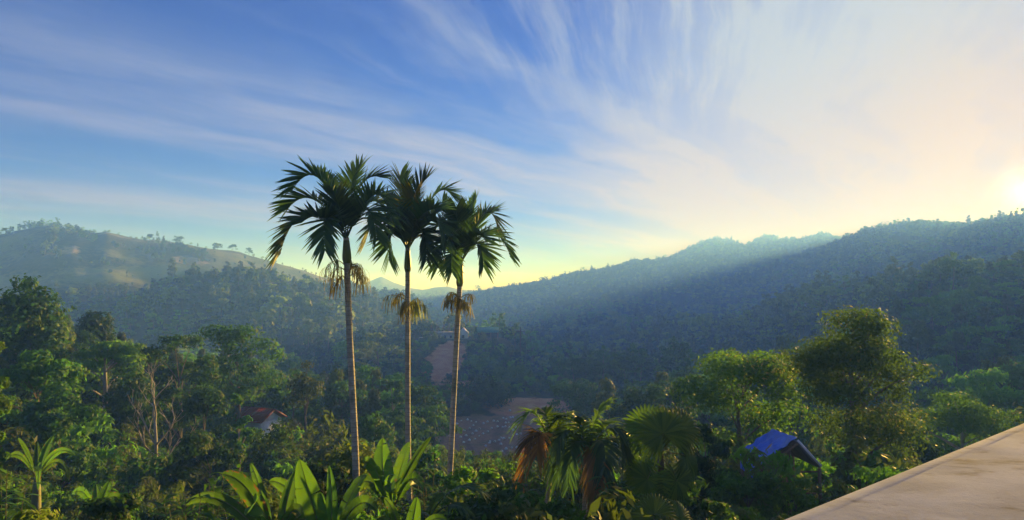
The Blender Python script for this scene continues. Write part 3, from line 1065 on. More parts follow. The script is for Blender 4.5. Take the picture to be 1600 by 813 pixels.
# ------------------------------------------------------------------ single trees
def tree_at(name, label, px, top, wpx, D, style, leaf, n, size, h0f=0.3, seed=0, hmin=None, **kw):
    """tree whose top stands at photo row `top`, `wpx` photo pixels wide, D metres ahead"""
    p = W(px, top, D)
    g = hgt(p.x, p.y)
    h = max(p.z - g, hmin or 1.0)
    return make_tree(name, label, (p.x, p.y, g), wpx / F * D, h, h * h0f, style, M and leaf, n, size, seed=seed, **kw)


G_LEFT = 'trees on the slope at the left'
tree_at('broadleaf_tree', 'tall dark broadleaf tree rising highest at the left edge', 45, 418, 170, 46, 'tall', 'leaf_dark', 8000, 0.34, 0.15, 1, group=G_LEFT)
tree_at('broadleaf_tree', 'bright leafy tree cut off by the left edge of the picture', -14, 478, 84, 19, 'tall', 'leaf_bright', 6000, 0.17, 0.15, 2, group=G_LEFT)
tree_at('broadleaf_tree', 'sunlit tree with a pale bare trunk beside the leafless tree', 165, 508, 120, 48, 'umbrella', 'leaf_bright', 5600, 0.30, 0.42, 3, group=G_LEFT, bark='bark_pale', rad=0.24)
tree_at('broadleaf_tree', 'round leafy tree just right of and above the leafless tree', 282, 518, 120, 52, 'spread', 'leaf_mid', 6500, 0.30, 0.25, 4, group=G_LEFT)
tree_at('broadleaf_tree', 'wide feathery tree rising above the red roofed house', 372, 500, 150, 60, 'spread', 'leaf_mid', 7000, 0.32, 0.40, 5, group=G_LEFT)
tree_at('broadleaf_tree', 'dark tree behind the sunlit pale-trunked tree', 150, 478, 80, 66, 'round', 'leaf_dark', 4500, 0.36, 0.25, 6, group=G_LEFT)
tree_at('broadleaf_tree', 'low broad tree in front of the tall left edge tree', 62, 540, 120, 34, 'spread', 'leaf_mid', 6500, 0.24, 0.2, 7, group=G_LEFT)
tree_at('broadleaf_tree', 'shaded dark tree behind the leafless tree', 218, 560, 110, 44, 'round', 'leaf_dark', 5200, 0.28, 0.15, 8, group=G_LEFT)
tree_at('broadleaf_tree', 'dark tree under the wide feathery tree, left of the red roof', 320, 588, 110, 42, 'tall', 'leaf_dark', 5600, 0.26, 0.1, 9, group=G_LEFT)
tree_at('cypress_like_tree', 'brownish narrow tree between the red roof and the leftmost palm', 478, 558, 95, 56, 'tall', 'leaf_olive', 6500, 0.26, 0.08, 10, group=G_LEFT)
tree_at('flowering_tree', 'small tree with pale leaf tips in front of the red roofed house', 432, 646, 96, 38, 'round', 'leaf_round', 5200, 0.22, 0.1, 11, group=G_LEFT)
tree_at('broadleaf_tree', 'low leafy tree hiding the foot of the red roofed house', 392, 664, 80, 45, 'spread', 'leaf_mid', 4200, 0.24, 0.05, 15, group=G_LEFT)
tree_at('slim_tree', 'slim tree with a thin grey trunk left of the red roof', 374, 600, 55, 40, 'open', 'leaf_mid', 1800, 0.22, 0.35, 12, group=G_LEFT, bark='bark_pale', rad=0.09)
tree_at('broadleaf_tree', 'dark shaded tree at the left, behind the left banana plant', 95, 612, 130, 31, 'spread', 'leaf_dark', 6500, 0.22, 0.1, 13, group=G_LEFT)
tree_at('broadleaf_tree', 'dark bushy tree low between leafless tree and foreground bananas', 330, 668, 120, 31, 'spread', 'leaf_dark', 5600, 0.20, 0.05, 14, group=G_LEFT)

G_MID = 'trees in the middle of the valley'
tree_at('broadleaf_tree', 'umbrella shaped tree between the left and middle palms', 592, 556, 100, 84, 'umbrella', 'leaf_mid', 4200, 0.40, 0.45, 20, group=G_MID)
tree_at('slim_tree', 'slim pale-trunked tree just left of the middle palm', 613, 575, 42, 68, 'open', 'leaf_mid', 1500, 0.34, 0.5, 21, group=G_MID, bark='bark_pale', rad=0.10)
tree_at('broadleaf_tree', 'leafy tree right behind the leftmost palm trunk', 535, 590, 80, 70, 'spread', 'leaf_mid', 4200, 0.34, 0.2, 22, group=G_MID)
tree_at('broadleaf_tree', 'bushy tree just right of the middle palm trunk', 668, 596, 80, 74, 'spread', 'leaf_mid', 4500, 0.36, 0.1, 23, group=G_MID)
tree_at('broadleaf_tree', 'leafy green tree between the left and middle palm trunks, nearer and lower', 588, 640, 90, 46, 'round', 'leaf_mid', 5200, 0.26, 0.1, 24, group=G_MID)
tree_at('broadleaf_tree', 'pale green grove tree on the knoll left of the building site', 590, 516, 90, 168, 'umbrella', 'leaf_yellow', 3000, 0.75, 0.3, 25, group=G_MID)
tree_at('broadleaf_tree', 'small pale tree left of the knoll, beside its neighbour by the leftmost palm', 545, 528, 60, 165, 'spread', 'leaf_bright', 2400, 0.7, 0.25, 26, group=G_MID)
tree_at('broadleaf_tree', 'dark rounded tree directly left of the building site', 660, 500, 46, 222, 'umbrella', 'leaf_dark', 1800, 0.8, 0.4, 27, group=G_MID)
tree_at('broadleaf_tree', 'dense bright bush tree on the knoll right of the rightmost palm', 752, 555, 62, 168, 'spread', 'leaf_bright', 3000, 0.6, 0.05, 28, group=G_MID)
tree_at('broadleaf_tree', 'large bushy tree on the right flank of the knoll', 800, 570, 78, 150, 'round', 'leaf_bright', 3600, 0.6, 0.05, 29, group=G_MID)
tree_at('broadleaf_tree', 'dark clump of trees at the top edge of the brown field', 762, 590, 80, 122, 'tall', 'leaf_dark', 4200, 0.5, 0.05, 30, group=G_MID)
tree_at('cypress_tree', 'small dark pointed cypress beside the teal roofed hut', 744, 511, 9, 212, 'cone', 'leaf_dark', 500, 0.5, 0.02, 31, group=G_MID)
tree_at('broadleaf_tree', 'dark tree right of the field, behind the dry palm', 900, 596, 100, 92, 'spread', 'leaf_dark', 4500, 0.42, 0.1, 32, group=G_MID)
tree_at('broadleaf_tree', 'dark tree behind the fan palm', 1000, 590, 120, 62, 'spread', 'leaf_dark', 5200, 0.32, 0.1, 33, group=G_MID)

G_RIGHT = 'trees below the balcony at the right'
tree_at('round_tree', 'large rounded sunlit tree with glinting leaves behind the parapet', 1326, 464, 236, 24, 'loose', 'leaf_gold', 28000, 0.135, 0.26, 40, group=G_RIGHT, rad=0.26, bark='bark', aspect=0.42)
tree_at('broadleaf_tree', 'spreading leafy tree over the blue tarpaulin roof', 1150, 530, 235, 28, 'spread', 'leaf_round', 15000, 0.16, 0.22, 41, group=G_RIGHT, rad=0.2)
tree_at('slim_tree', 'thin sprig topped sapling above the spreading tree', 1152, 514, 40, 34, 'open', 'leaf_mid', 700, 0.18, 0.5, 42, group=G_RIGHT, rad=0.06)
tree_at('feathery_tree', 'pale green flat topped feathery tree at the right edge', 1500, 608, 190, 32, 'umbrella', 'leaf_bright', 9000, 0.19, 0.35, 43, group=G_RIGHT, rad=0.16, bark='bark_pale', aspect=0.3)
tree_at('broadleaf_tree', 'low leafy bush tree between large round tree and parapet', 1352, 690, 105, 20, 'spread', 'leaf_bright', 5200, 0.15, 0.05, 44, group=G_RIGHT)
tree_at('broadleaf_tree', 'dark tree left of the spreading tree, behind the fan palm top', 1075, 575, 110, 40, 'tall', 'leaf_mid', 6500, 0.22, 0.1, 45, group=G_RIGHT)
tree_at('broadleaf_tree', 'shaded tree right of the large round tree trunk', 1412, 640, 110, 34, 'round', 'leaf_dark', 5200, 0.22, 0.1, 46, group=G_RIGHT)
tree_at('broadleaf_tree', 'dark leafy tree between fan palm and blue tarpaulin', 1105, 660, 95, 20, 'spread', 'leaf_dark', 5600, 0.16, 0.05, 47, group=G_RIGHT)
tree_at('broadleaf_tree', 'hazy green tree at the right edge above the feathery tree', 1590, 560, 120, 60, 'spread', 'leaf_mid', 5200, 0.30, 0.15, 48, group=G_RIGHT)

G_SKY = 'small trees standing out on the skyline'
SKY_TREES = [
    (1358, 360, 36, 655, 'spread', 'left low part of the dark clump on the right ridge crest'),
    (1388, 346, 40, 630, 'spread', 'tallest rounded tree of the dark clump on the right ridge crest'),
    (1438, 340, 26, 600, 'umbrella', 'left one of the paired round trees on the right ridge'),
    (1460, 342, 24, 592, 'umbrella', 'right one of the paired round trees on the right ridge'),
    (1484, 350, 14, 580, 'open', 'small tree right of the paired trees on the right ridge'),
    (1513, 347, 10, 565, 'open', 'thin tree on the right ridge near the sun'),
    (1196, 398, 22, 835, 'spread', 'small tree midway along the right ridge crest'),
    (364, 380, 14, 513, 'umbrella', 'left one of two lone trees on the left hill crest'),
    (389, 385, 13, 518, 'umbrella', 'right one of two lone trees on the left hill crest'),
    (340, 381, 18, 511, 'spread', 'bushy tree on the left hill crest beside two lone trees'),
    (278, 370, 20, 505, 'spread', 'dark tree in the middle of the left hill crest'),
    (234, 368, 12, 495, 'open', 'small tree on the left hill crest left of its middle'),
    (32, 353, 12, 469, 'open', 'taller tree at the far left of the left hill crest'),
    (18, 358, 9, 469, 'open', 'shorter tree at the far left of the left hill crest'),
]
for i, (px, top, wp, D, st, lb) in enumerate(SKY_TREES):
    tree_at('skyline_tree', lb, px, top, wp, D, st, 'leaf_far', 420, 1.0, 0.3, 60 + i, hmin=6.0, group=G_SKY, n_limb=5, inner=0.1)


def bare_tree():
    p = W(240, 596, 38)
    g = hgt(p.x, p.y)
    root = empty('leafless_tree', (p.x, p.y, g))
    tag(root, 'leafless tree with pale forked branches on the dark left slope', 'tree')
    rng = random.Random(7)
    h = p.z - g
    tr = MB()
    trunk = [Vector((0.25 * math.sin(t * 2.5), 0, -0.3 + (h * 0.72) * t)) for t in [i / 8 for i in range(9)]]
    tr.tube(trunk, [0.17 * (1 - 0.6 * i / 8) for i in range(9)], 8)
    tro = tr.build('trunk', M['bark_pale'], root, True)

    def grow(b, s, d, L, r, lev):
        n = 5
        pts = [s]
        for i in range(n):
            d = (d + Vector((rng.uniform(-.28, .28), rng.uniform(-.28, .28), rng.uniform(-.05, .22)))).normalized()
            pts.append(pts[-1] + d * L / n)
        b.tube(pts, [r * (1 - 0.75 * i / n) for i in range(n + 1)], 5, False)
        if lev < 3:
            for k in range(3 if lev < 2 else 2):
                i = rng.randint(2, n)
                dd = (d + Vector((rng.uniform(-.9, .9), rng.uniform(-.9, .9), rng.uniform(-.1, .7)))).normalized()
                grow(b, pts[i], dd, L * rng.uniform(0.45, 0.65), r * 0.5, lev + 1)
    for k, (ti, ax, az, L) in enumerate([(4, -1.0, 0.5, 2.2), (4, 0.9, 0.55, 2.2), (5, -0.8, 0.9, 2.2), (6, 0.9, 0.7, 2.0), (6, -0.5, 1.1, 2.1), (8, 0.3, 1.2, 2.3), (8, -0.35, 1.2, 2.1), (3, 1.1, 0.2, 1.9)]):
        b = MB()
        grow(b, trunk[ti], Vector((ax, rng.uniform(-.5, .5), az)).normalized(), L, 0.07, 0)
        b.build('branch', M['bark_pale'], root, True)


bare_tree()


# ------------------------------------------------------------------ palms
def leaflet_strip(b, p, d, wv, L, w, droop, tint, n=4):
    V = []
    for k in range(n + 1):
        t = k / n
        c = p + d * L * t + Vector((0, 0, -droop * L * t * t))
        ww = w * (0.55 + 1.0 * math.sin(math.pi * min(t * 0.8 + 0.1, 1))) * (1 - t ** 3) * 0.66 + 0.0015
        fold = Vector((0, 0, 0.15 * ww))
        V += [c - wv * ww + fold, c + wv * ww + fold]
    b.add(V, [(2 * k, 2 * k + 1, 2 * k + 3, 2 * k + 2) for k in range(n)], tint=tint)


def frond(root, hub, ctrl, tip, rng, mat, L=0.7, w=0.034, n=24, lift=0.35, droop=0.25, r0=0.018, bare=0.14, rachis_mat=None, name='frond'):
    """one feather leaf: a rachis with a leaflet row on each side"""
    N = 14
    pts = bez(hub, ctrl, tip, N)
    b = MB()
    b.tube(pts, [r0 * (1 - 0.8 * i / (N - 1)) for i in range(N)], 5, False, tint=0.7)
    fo = b.build(name, rachis_mat or mat, root, True)
    lb = MB()
    for i in range(n):
        t = bare + (1 - bare) * (i + 0.3) / n
        f = t * (N - 1); k = min(int(f), N - 2)
        p = pts[k].lerp(pts[k + 1], f - k)
        T = (pts[k + 1] - pts[k]).normalized()
        S = T.cross(Vector((0, 0, 1)))
        S = S.normalized() if S.length > 0.15 else Vector((1, 0, 0))
        U = S.cross(T).normalized()
        u = (t - bare) / (1 - bare)
        A = math.radians(66 - 44 * u)
        for sg in (-1, 1):
            Lk = L * (0.60 + 0.5 * math.sin(math.pi * min(0.15 + u * 0.75, 1))) * rng.uniform(0.85, 1.12)
            d = T * math.cos(A) + S * sg * math.sin(A) + U * (lift + rng.uniform(-0.12, 0.12))
            d.normalize()
            wv = (T - d * T.dot(d)).normalized()
            wv = (wv + U * 0.3 * sg).normalized()
            leaflet_strip(lb, p, d, wv, Lk, w * rng.uniform(0.8, 1.25), droop * rng.uniform(0.5, 1.5), rng.random())
    lo = lb.build('leaflets', mat, fo)
    tag(lo, kind='stuff')
    return fo


def palm_trunk(b, pts, rad, n=12, ring=0.11):
    """ringed trunk along a polyline"""
    L = [0]
    for a, c in zip(pts, pts[1:]):
        L.append(L[-1] + (c - a).length)
    tot = L[-1]
    P, Rr, Tn = [], [], []
    s = 0.0
    k = 0
    while s < tot:
        for off, rr, tn in ((0.0, 1.0, 0.3), (ring * 0.78, 1.0, 0.35), (ring * 0.86, 1.04, 0.78), (ring * 0.97, 1.03, 0.74)):
            q = min(s + off, tot)
            i = max(j for j in range(len(L)) if L[j] <= q + 1e-9)
            i = min(i, len(pts) - 2)
            f = (q - L[i]) / max(L[i + 1] - L[i], 1e-6)
            P.append(pts[i].lerp(pts[i + 1], f)); Rr.append(rr * rad * (1.08 - 0.2 * q / tot)); Tn.append(tn)
        s += ring
    o = len(b.v)
    b.tube(P, Rr, n, True)
    for i, tn in enumerate(Tn):
        for j in range(n):
            b.tn[o + i * n + j] = tn


def smooth_path(pts, n=4):
    out = []
    for i in range(len(pts) - 1):
        p0 = pts[max(i - 1, 0)]; p1 = pts[i]; p2 = pts[i + 1]; p3 = pts[min(i + 2, len(pts) - 1)]
        for k in range(n):
            t = k / n
            out.append(0.5 * ((2 * p1) + (p2 - p0) * t + (2 * p0 - 5 * p1 + 4 * p2 - p3) * t * t + (3 * p1 - p0 - 3 * p2 + p3) * t ** 3))
    out.append(pts[-1])
    return out


def areca(label, D, trunk_px, rad, fronds, stalk, seed, group='tall palms in front of the valley'):
    rng = random.Random(seed)
    pts = [W(a, c, D) for a, c in trunk_px]
    base = pts[0].copy()
    g = hgt(base.x, base.y)
    base.z = g
    root = empty('areca_palm', base)
    tag(root, label, 'palm tree', group)
    loc = lambda p: p - base
    low = Vector((0, 0, -0.25))
    path = smooth_path([low] + [loc(p) for p in pts if p.z > g + 0.2])
    b = MB()
    palm_trunk(b, path, rad)
    b.build('trunk', M['palm_trunk'], root, True)
    hub = path[-1]
    down = (path[-1] - path[-6]).normalized()
    cs = MB()
    n = 7
    cs.tube([hub - down * (0.62 - 0.66 * i / (n - 1)) for i in range(n)], [rad * k for k in (1.0, 1.35, 1.32, 1.2, 1.05, 0.9, 0.6)], 12)
    cs.build('crownshaft', M['crownshaft'], root, True)
    for fx, fy, cx, cy, dy, kind in fronds:
        tip = loc(W(fx, fy, D + dy)); tip = hub + (tip - hub) * 0.89; ct = loc(W(cx, cy, D + dy * 0.55))
        h2 = hub - down * rng.uniform(-0.02, 0.12)
        m = M['palm_gold'] if kind == 1 else M['palm']
        frond(root, h2, ct, tip, rng, m, L=rng.uniform(0.54, 0.68), w=0.031, n=30, lift=rng.uniform(0.15, 0.5), droop=0.10)
    # branched flower stalks below the crownshaft
    sy, spread, n_arm, sun_side = stalk
    cpt = None
    for p in path:
        if cpt is None or abs(p.z - loc(W(trunk_px[-1][0], sy, D)).z) < abs(cpt.z - loc(W(trunk_px[-1][0], sy, D)).z):
            cpt = p
    for a in range(n_arm):
        th = 2 * math.pi * (a + rng.uniform(-0.2, 0.2)) / n_arm
        o = Vector((math.cos(th), math.sin(th), 0))
        s = cpt + o * rad * 0.8 + Vector((0, 0, rng.uniform(-0.22, 0.12)))
        R = spread * rng.uniform(0.6, 1.15)
        arm = bez(s, s + o * R * 0.6 + Vector((0, 0, R * rng.uniform(0.3, 0.9))), s + o * R + Vector((0, 0, R * rng.uniform(-0.55, 0.35))), 8)
        am = MB()
        am.tube(arm, [0.013 * (1 - 0.7 * i / 7) for i in range(8)], 5, False)
        mm = M['strand_sunlit'] if (sun_side and o.x > 0.3) else M['strand']  # low sunlight put into the colour of the sunward stalks
        ao = am.build('flower_stalk', mm, root, True)
        sb = MB()
        for q in range(34):
            k = rng.randint(2, 7)
            p = arm[k] + Vector((rng.uniform(-.02, .02),) * 3)
            dd = (o * rng.uniform(0.0, 0.9) + Vector((rng.uniform(-.8, .8), rng.uniform(-.8, .8), rng.uniform(-0.6, 0.5)))).normalized()
            LL = rng.uniform(0.22, 0.46) * spread / 0.5
            pp = bez(p, p + dd * LL * 0.6, p + dd * LL * 0.65 + Vector((0, 0, -LL * 1.0)), 4)
            sd = dd.cross(Vector((0, 0, 1)))
            sd = sd.normalized() if sd.length > 0.1 else Vector((1, 0, 0))
            V = []
            for j, c in enumerate(pp):
                V += [c - sd * 0.008, c + sd * 0.008]
            sb.add(V, [(2 * j, 2 * j + 1, 2 * j + 3, 2 * j + 2) for j in range(3)], tint=rng.random())
        so = sb.build('flower_strands', mm, ao)
        tag(so, kind='stuff')
    return root


areca('leftmost and tallest of the three slender palms', 16.0,
      [(557, 800), (556, 725), (551, 620), (546, 520), (543, 440), (541, 372)], 0.082,
      [(446, 288, 500, 225, -0.3, 0), (438, 322, 488, 275, 0.5, 0), (424, 402, 462, 290, -0.6, 0), (602, 266, 556, 262, 0.2, 0), (566, 248, 535, 290, 0.9, 0),
       (618, 335, 592, 255, -0.5, 0), (594, 372, 580, 285, -1.0, 0), (503, 395, 500, 300, -1.2, 0), (522, 296, 530, 320, -1.3, 0), (486, 258, 520, 285, 1.0, 0),
       (462, 345, 505, 318, -1.2, 0), (600, 312, 570, 300, 1.2, 0)],
      (430, 0.46, 7, False), 1)
areca('middle one of the three slender palms, with a golden young leaf', 17.5,
      [(640, 800), (638, 720), (637, 620), (637, 500), (637, 388)], 0.070,
      [(624, 262, 630, 310, 0.4, 0), (670, 266, 642, 300, -0.3, 0), (714, 296, 682, 268, 0.3, 0), (562, 378, 592, 300, -0.3, 0), (588, 296, 612, 300, 0.8, 0),
       (704, 385, 688, 300, -0.8, 0), (604, 340, 620, 300, -1.3, 0), (648, 296, 644, 340, -0.7, 1), (670, 410, 668, 330, -0.6, 0), (604, 410, 606, 330, -0.4, 0),
       (722, 338, 690, 300, 0.9, 0), (655, 340, 650, 335, -1.2, 0),
       (600, 372, 618, 330, -1.2, 0), (690, 320, 660, 320, -1.2, 0), (590, 340, 612, 330, 1.2, 0)],
      (454, 0.42, 7, True), 2)
areca('rightmost and shortest of the three slender palms', 18.0,
      [(699, 800), (703, 740), (708, 640), (713, 540), (718, 450), (720, 412)], 0.074,
      [(746, 304, 728, 345, 0.3, 0), (786, 356, 764, 282, -0.2, 0), (808, 402, 772, 322, -0.3, 0), (688, 306, 702, 345, 0.6, 0), (676, 352, 692, 330, 0.2, 0),
       (680, 418, 684, 350, -0.6, 0), (760, 418, 752, 348, -0.7, 0), (712, 316, 715, 355, -1.0, 0), (776, 322, 746, 330, 0.9, 0), (704, 428, 702, 366, -0.9, 0),
       (764, 372, 742, 345, -1.2, 0), (690, 378, 705, 352, -1.2, 0), (730, 312, 726, 352, 1.2, 0)],
      (466, 0.34, 9, False), 3)


def feather_palm(label, D, trunk_px, rad, fronds, seed, group=None, L=0.42, w=0.024):
    rng = random.Random(seed)
    pts = [W(a, c, D) for a, c in trunk_px]
    base = pts[0].copy()
    g = hgt(base.x, base.y)
    base.z = g
    root = empty('feather_palm', base)
    tag(root, label, 'palm tree', group)
    path = smooth_path([Vector((0, 0, -0.2))] + [p - base for p in pts if p.z > g + 0.15])
    b = MB()
    palm_trunk(b, path, rad, 10, 0.09)
    b.build('trunk', M['palm_trunk'], root, True)
    for fx, fy, cx, cy, dy, mt in fronds:
        frond(root, path[-1] + Vector((rng.uniform(-.03, .03), rng.uniform(-.03, .03), rng.uniform(-.1, 0))), W(cx, cy, D + dy * 0.5) - base, W(fx, fy, D + dy) - base, rng, M[mt],
              L=L * rng.uniform(0.85, 1.15), w=w, n=26, lift=0.15, droop=0.45, r0=0.014)
    return root


feather_palm('low palm with drooping orange dead fronds beside the brown field', 13.5, [(852, 860), (856, 780), (862, 705)], 0.05,
             [(812, 664, 835, 606, -0.3, 'palm_young'), (846, 640, 858, 640, 0.5, 'palm_young'), (816, 752, 830, 640, -0.4, 'palm_dry'),
              (872, 752, 880, 650, -0.6, 'palm'), (900, 690, 885, 628, 0.3, 'palm_young'), (838, 712, 846, 645, -0.8, 'palm_dry'),
              (885, 650, 872, 640, -0.5, 'palm_young'), (820, 698, 838, 645, -0.5, 'leaf_rust'), (880, 730, 880, 645, 0.6, 'palm')], 11, w=0.019)
feather_palm('low green palm with one bright upright frond, right of the dead fronds', 13.0, [(912, 860), (914, 780), (916, 708)], 0.05,
             [(950, 630, 925, 650, 0.1, 'palm_young'), (976, 712, 968, 622, -0.3, 'palm'), (992, 760, 985, 640, 0.3, 'palm'), (872, 660, 898, 622, 0.4, 'palm_young'),
              (868, 715, 880, 630, -0.5, 'palm'), (905, 652, 910, 660, -0.7, 'palm_young'), (945, 745, 950, 650, -0.8, 'palm'), (888, 760, 892, 650, -0.7, 'palm'),
              (958, 668, 940, 636, 0.7, 'palm_young'), (930, 775, 928, 660, -0.9, 'leaf_rust')], 12)
feather_palm('small dark palm among the banana plants with long arching fronds', 10.2, [(668, 905), (668, 840), (668, 815)], 0.05,
             [(752, 768, 705, 740, -0.2, 'palm'), (730, 800, 700, 768, -0.5, 'palm'), (612, 790, 640, 765, 0.2, 'palm'), (690, 770, 680, 770, 0.5, 'palm_young'), (640, 820, 652, 780, -0.6, 'palm')], 13, L=0.20, w=0.014)


def fan_leaf(root, hub, c, nrm, up, R, rng, mat, seg=34, span=5.3):
    """petiole and a pleated fan split into ribbons at its rim"""
    pb = MB()
    pts = bez(hub, hub.lerp(c, 0.5) + Vector((0, 0, 0.08)), c, 7)
    pb.tube(pts, [0.014, 0.013, 0.012, 0.011, 0.010, 0.009, 0.008], 5, False)
    po = pb.build('petiole', M['banana_stem'], root, True)
    n = nrm.normalized()
    u = (up - n * up.dot(n)).normalized()
    v = n.cross(u)
    b = MB()
    for i in range(seg):
        a0 = -span / 2 + span * i / seg; a1 = -span / 2 + span * (i + 1) / seg
        am = (a0 + a1) / 2
        k = 0.78 + 0.22 * math.cos(am * 0.5)
        L = R * k * rng.uniform(0.9, 1.05)
        tn = rng.random()

        def pt(a, r, z):
            s = r / R
            return c + (u * math.cos(a) + v * math.sin(a)) * r + n * (z - 0.18 * R * s * s) + Vector((0, 0, -0.16 * R * s ** 3))
        z = 0.018 * R * 6 / 6
        split = L * 0.62
        V = [pt(am, 0.01, 0), pt(a0, split, 0), pt(am, split, z * 2), pt(a1, split, 0),
             pt(am - (a1 - a0) * 0.28, L * 0.84, -0.01), pt(am, L * 0.84, z), pt(am + (a1 - a0) * 0.28, L * 0.84, -0.01), pt(am + rng.uniform(-.02, .02), L, -0.05 * R)]
        b.add(V, [(1, 4, 5, 2), (2, 5, 6, 3)], [(0, 1, 2), (0, 2, 3), (4, 7, 5), (5, 7, 6)], tint=tn)
    lo = b.build('fan_blade', mat, po)
    return po


def fan_palm(label, px, D, hub_py, leaves_px, seed, R=0.6, rad=0.07):
    rng = random.Random(seed)
    hubw = W(px, hub_py, D)
    g = hgt(hubw.x, hubw.y)
    base = Vector((hubw.x, hubw.y, g))
    root = empty('fan_palm', base)
    tag(root, label, 'palm tree', 'fan palms')
    hub = hubw - base
    b = MB()
    palm_trunk(b, smooth_path([Vector((0.05, 0, -0.2)), hub * 0.5 + Vector((0.03, 0, 0)), hub]), rad, 10, 0.08)
    b.build('trunk', M['bark_dark'], root, True)
    for fx, fy, dy, nx, ny, nz, rr in leaves_px:
        c = W(fx, fy, D + dy) - base
        up = (c - hub)
        up = up.normalized() if up.length > 1e-3 else Vector((0, 0, 1))
        fan_leaf(root, hub, c, Vector((nx, ny, nz)), up, R * rr, rng, M['fan'])


fan_palm('fan palm with round pleated leaves left of the spreading tree', 1032, 13.0, 712,
         [(1036, 678, -0.55, 0.1, -1, 0.35, 1.0), (1012, 668, -0.25, -0.4, -1, 0.5, 0.95), (1062, 672, -0.3, 0.4, -1, 0.45, 0.95), (1030, 655, 0.35, 0, -0.6, 0.9, 0.9),
          (1000, 712, -0.2, -0.8, -0.8, 0.3, 0.85), (1072, 712, -0.1, 0.8, -0.8, 0.3, 0.9), (1012, 748, -0.5, -0.4, -0.9, -0.1, 0.8), (1058, 752, -0.45, 0.5, -0.9, -0.1, 0.8)], 5, R=0.66)
fan_palm('low fan palm at the bottom edge under the taller one', 1018, 9.6, 860,
         [(1022, 806, -0.1, 0.1, -0.9, 0.5, 1.0), (990, 818, 0.1, -0.5, -0.8, 0.6, 0.9), (1062, 812, 0.1, 0.6, -0.8, 0.6, 0.95), (1040, 838, -0.3, 0.3, -1, 0.3, 0.8)], 6, R=0.42, rad=0.06)


# ------------------------------------------------------------------ banana plants
def banana_leaf(root, p0, p1, p2, width, rng, face=Vector((0, -1, 0.5)), tears=6, dry=0.0, vee=0.35, mat='banana'):
    N = 26
    pts = bez(p0, p1, p2, N)
    rib = MB()
    rib.tube(pts, [0.013 * (1 - 0.8 * i / (N - 1)) for i in range(N)], 5, False)
    ro = rib.build('leaf', M['banana_stem'], root, True)
    b = MB()
    for sg in (-1, 1):
        cuts = sorted([0.10] + [rng.uniform(0.12, 0.95) for _ in range(tears)] + [1.0])
        for c0, c1 in zip(cuts, cuts[1:]):
            if c1 - c0 < 0.015:
                continue
            m = max(2, int((c1 - c0) * 22))
            bend = rng.uniform(-0.05, 0.25)
            tn0 = rng.uniform(0.1, 0.85)
            V, Tn = [], []
            for k in range(m + 1):
                t = c0 + (c1 - c0) * k / m
                f = t * (N - 1); i = min(int(f), N - 2)
                p = pts[i].lerp(pts[i + 1], f - i)
                T = (pts[i + 1] - pts[i]).normalized()
                nn = (face - T * face.dot(T)).normalized()
                S = T.cross(nn)
                prof = max(math.sin(math.pi * min(max((t - 0.10) / 0.90, 0), 1) ** 0.85), 0) ** 0.62
                ww = width / 2 * prof + 0.004
                gap = (t - c0) / (c1 - c0) - 0.5
                for q, (a, lift) in enumerate(((0.0, 0.0), (0.5, vee * 0.5), (0.92, vee * 0.62 - bend * 0.4), (1.0, vee * 0.6 - bend * 0.6))):
                    shrink = -gap * (c1 - c0) * 0.22 * a * a
                    wave = 0.03 * math.sin(t * 40 + sg) * a
                    V.append(p + S * sg * ww * a + nn * ww * (lift + wave) + T * (shrink + 0.18 * a * ww / max(width, .01)) * width)
                    tt = tn0 + rng.uniform(-0.06, 0.06)
                    if q >= 2 and rng.random() < dry:
                        tt = 1.0 / 0.75
                    Tn.append(tt)
            Q = []
            for k in range(m):
                for q in range(3):
                    o = k * 4 + q
                    Q.append((o, o + 1, o + 5, o + 4))
            b.add(V, Q, tint=Tn)
    lo = b.build('leaf_blade', M[mat], ro, True)
    return ro


def banana(label, px, D, top_py, leaves_px, seed, rad=0.09, face=Vector((0, -1, 0.5))):
    rng = random.Random(seed)
    top = W(px, top_py, D)
    g = hgt(top.x, top.y)
    base = Vector((top.x, top.y, g))
    root = empty('banana_plant', base)
    tag(root, label, 'banana plant', 'banana plants on the near slope')
    t = top - base
    b = MB()
    b.tube([Vector((0, 0, -0.15)), t * 0.3, t * 0.6, t * 0.85, t], [rad * 1.3, rad * 1.1, rad, rad * 0.8, rad * 0.5], 10)
    b.build('pseudostem', M['banana_stem'], root, True)
    for lf in leaves_px:
        tx, ty, cx, cy, dy, wpx = lf[:6]
        dry = lf[6] if len(lf) > 6 else 0.03
        tears = lf[7] if len(lf) > 7 else 9
        fx = lf[8] if len(lf) > 8 else rng.uniform(-0.7, 0.7)
        p2 = W(tx, ty, D + dy) - base
        p1 = W(cx, cy, D + dy * 0.5) - base
        banana_leaf(root, t * 0.97, p1, p2, 0.66 * wpx / F * D, rng, Vector((fx, -1, 0.55)), tears, dry)


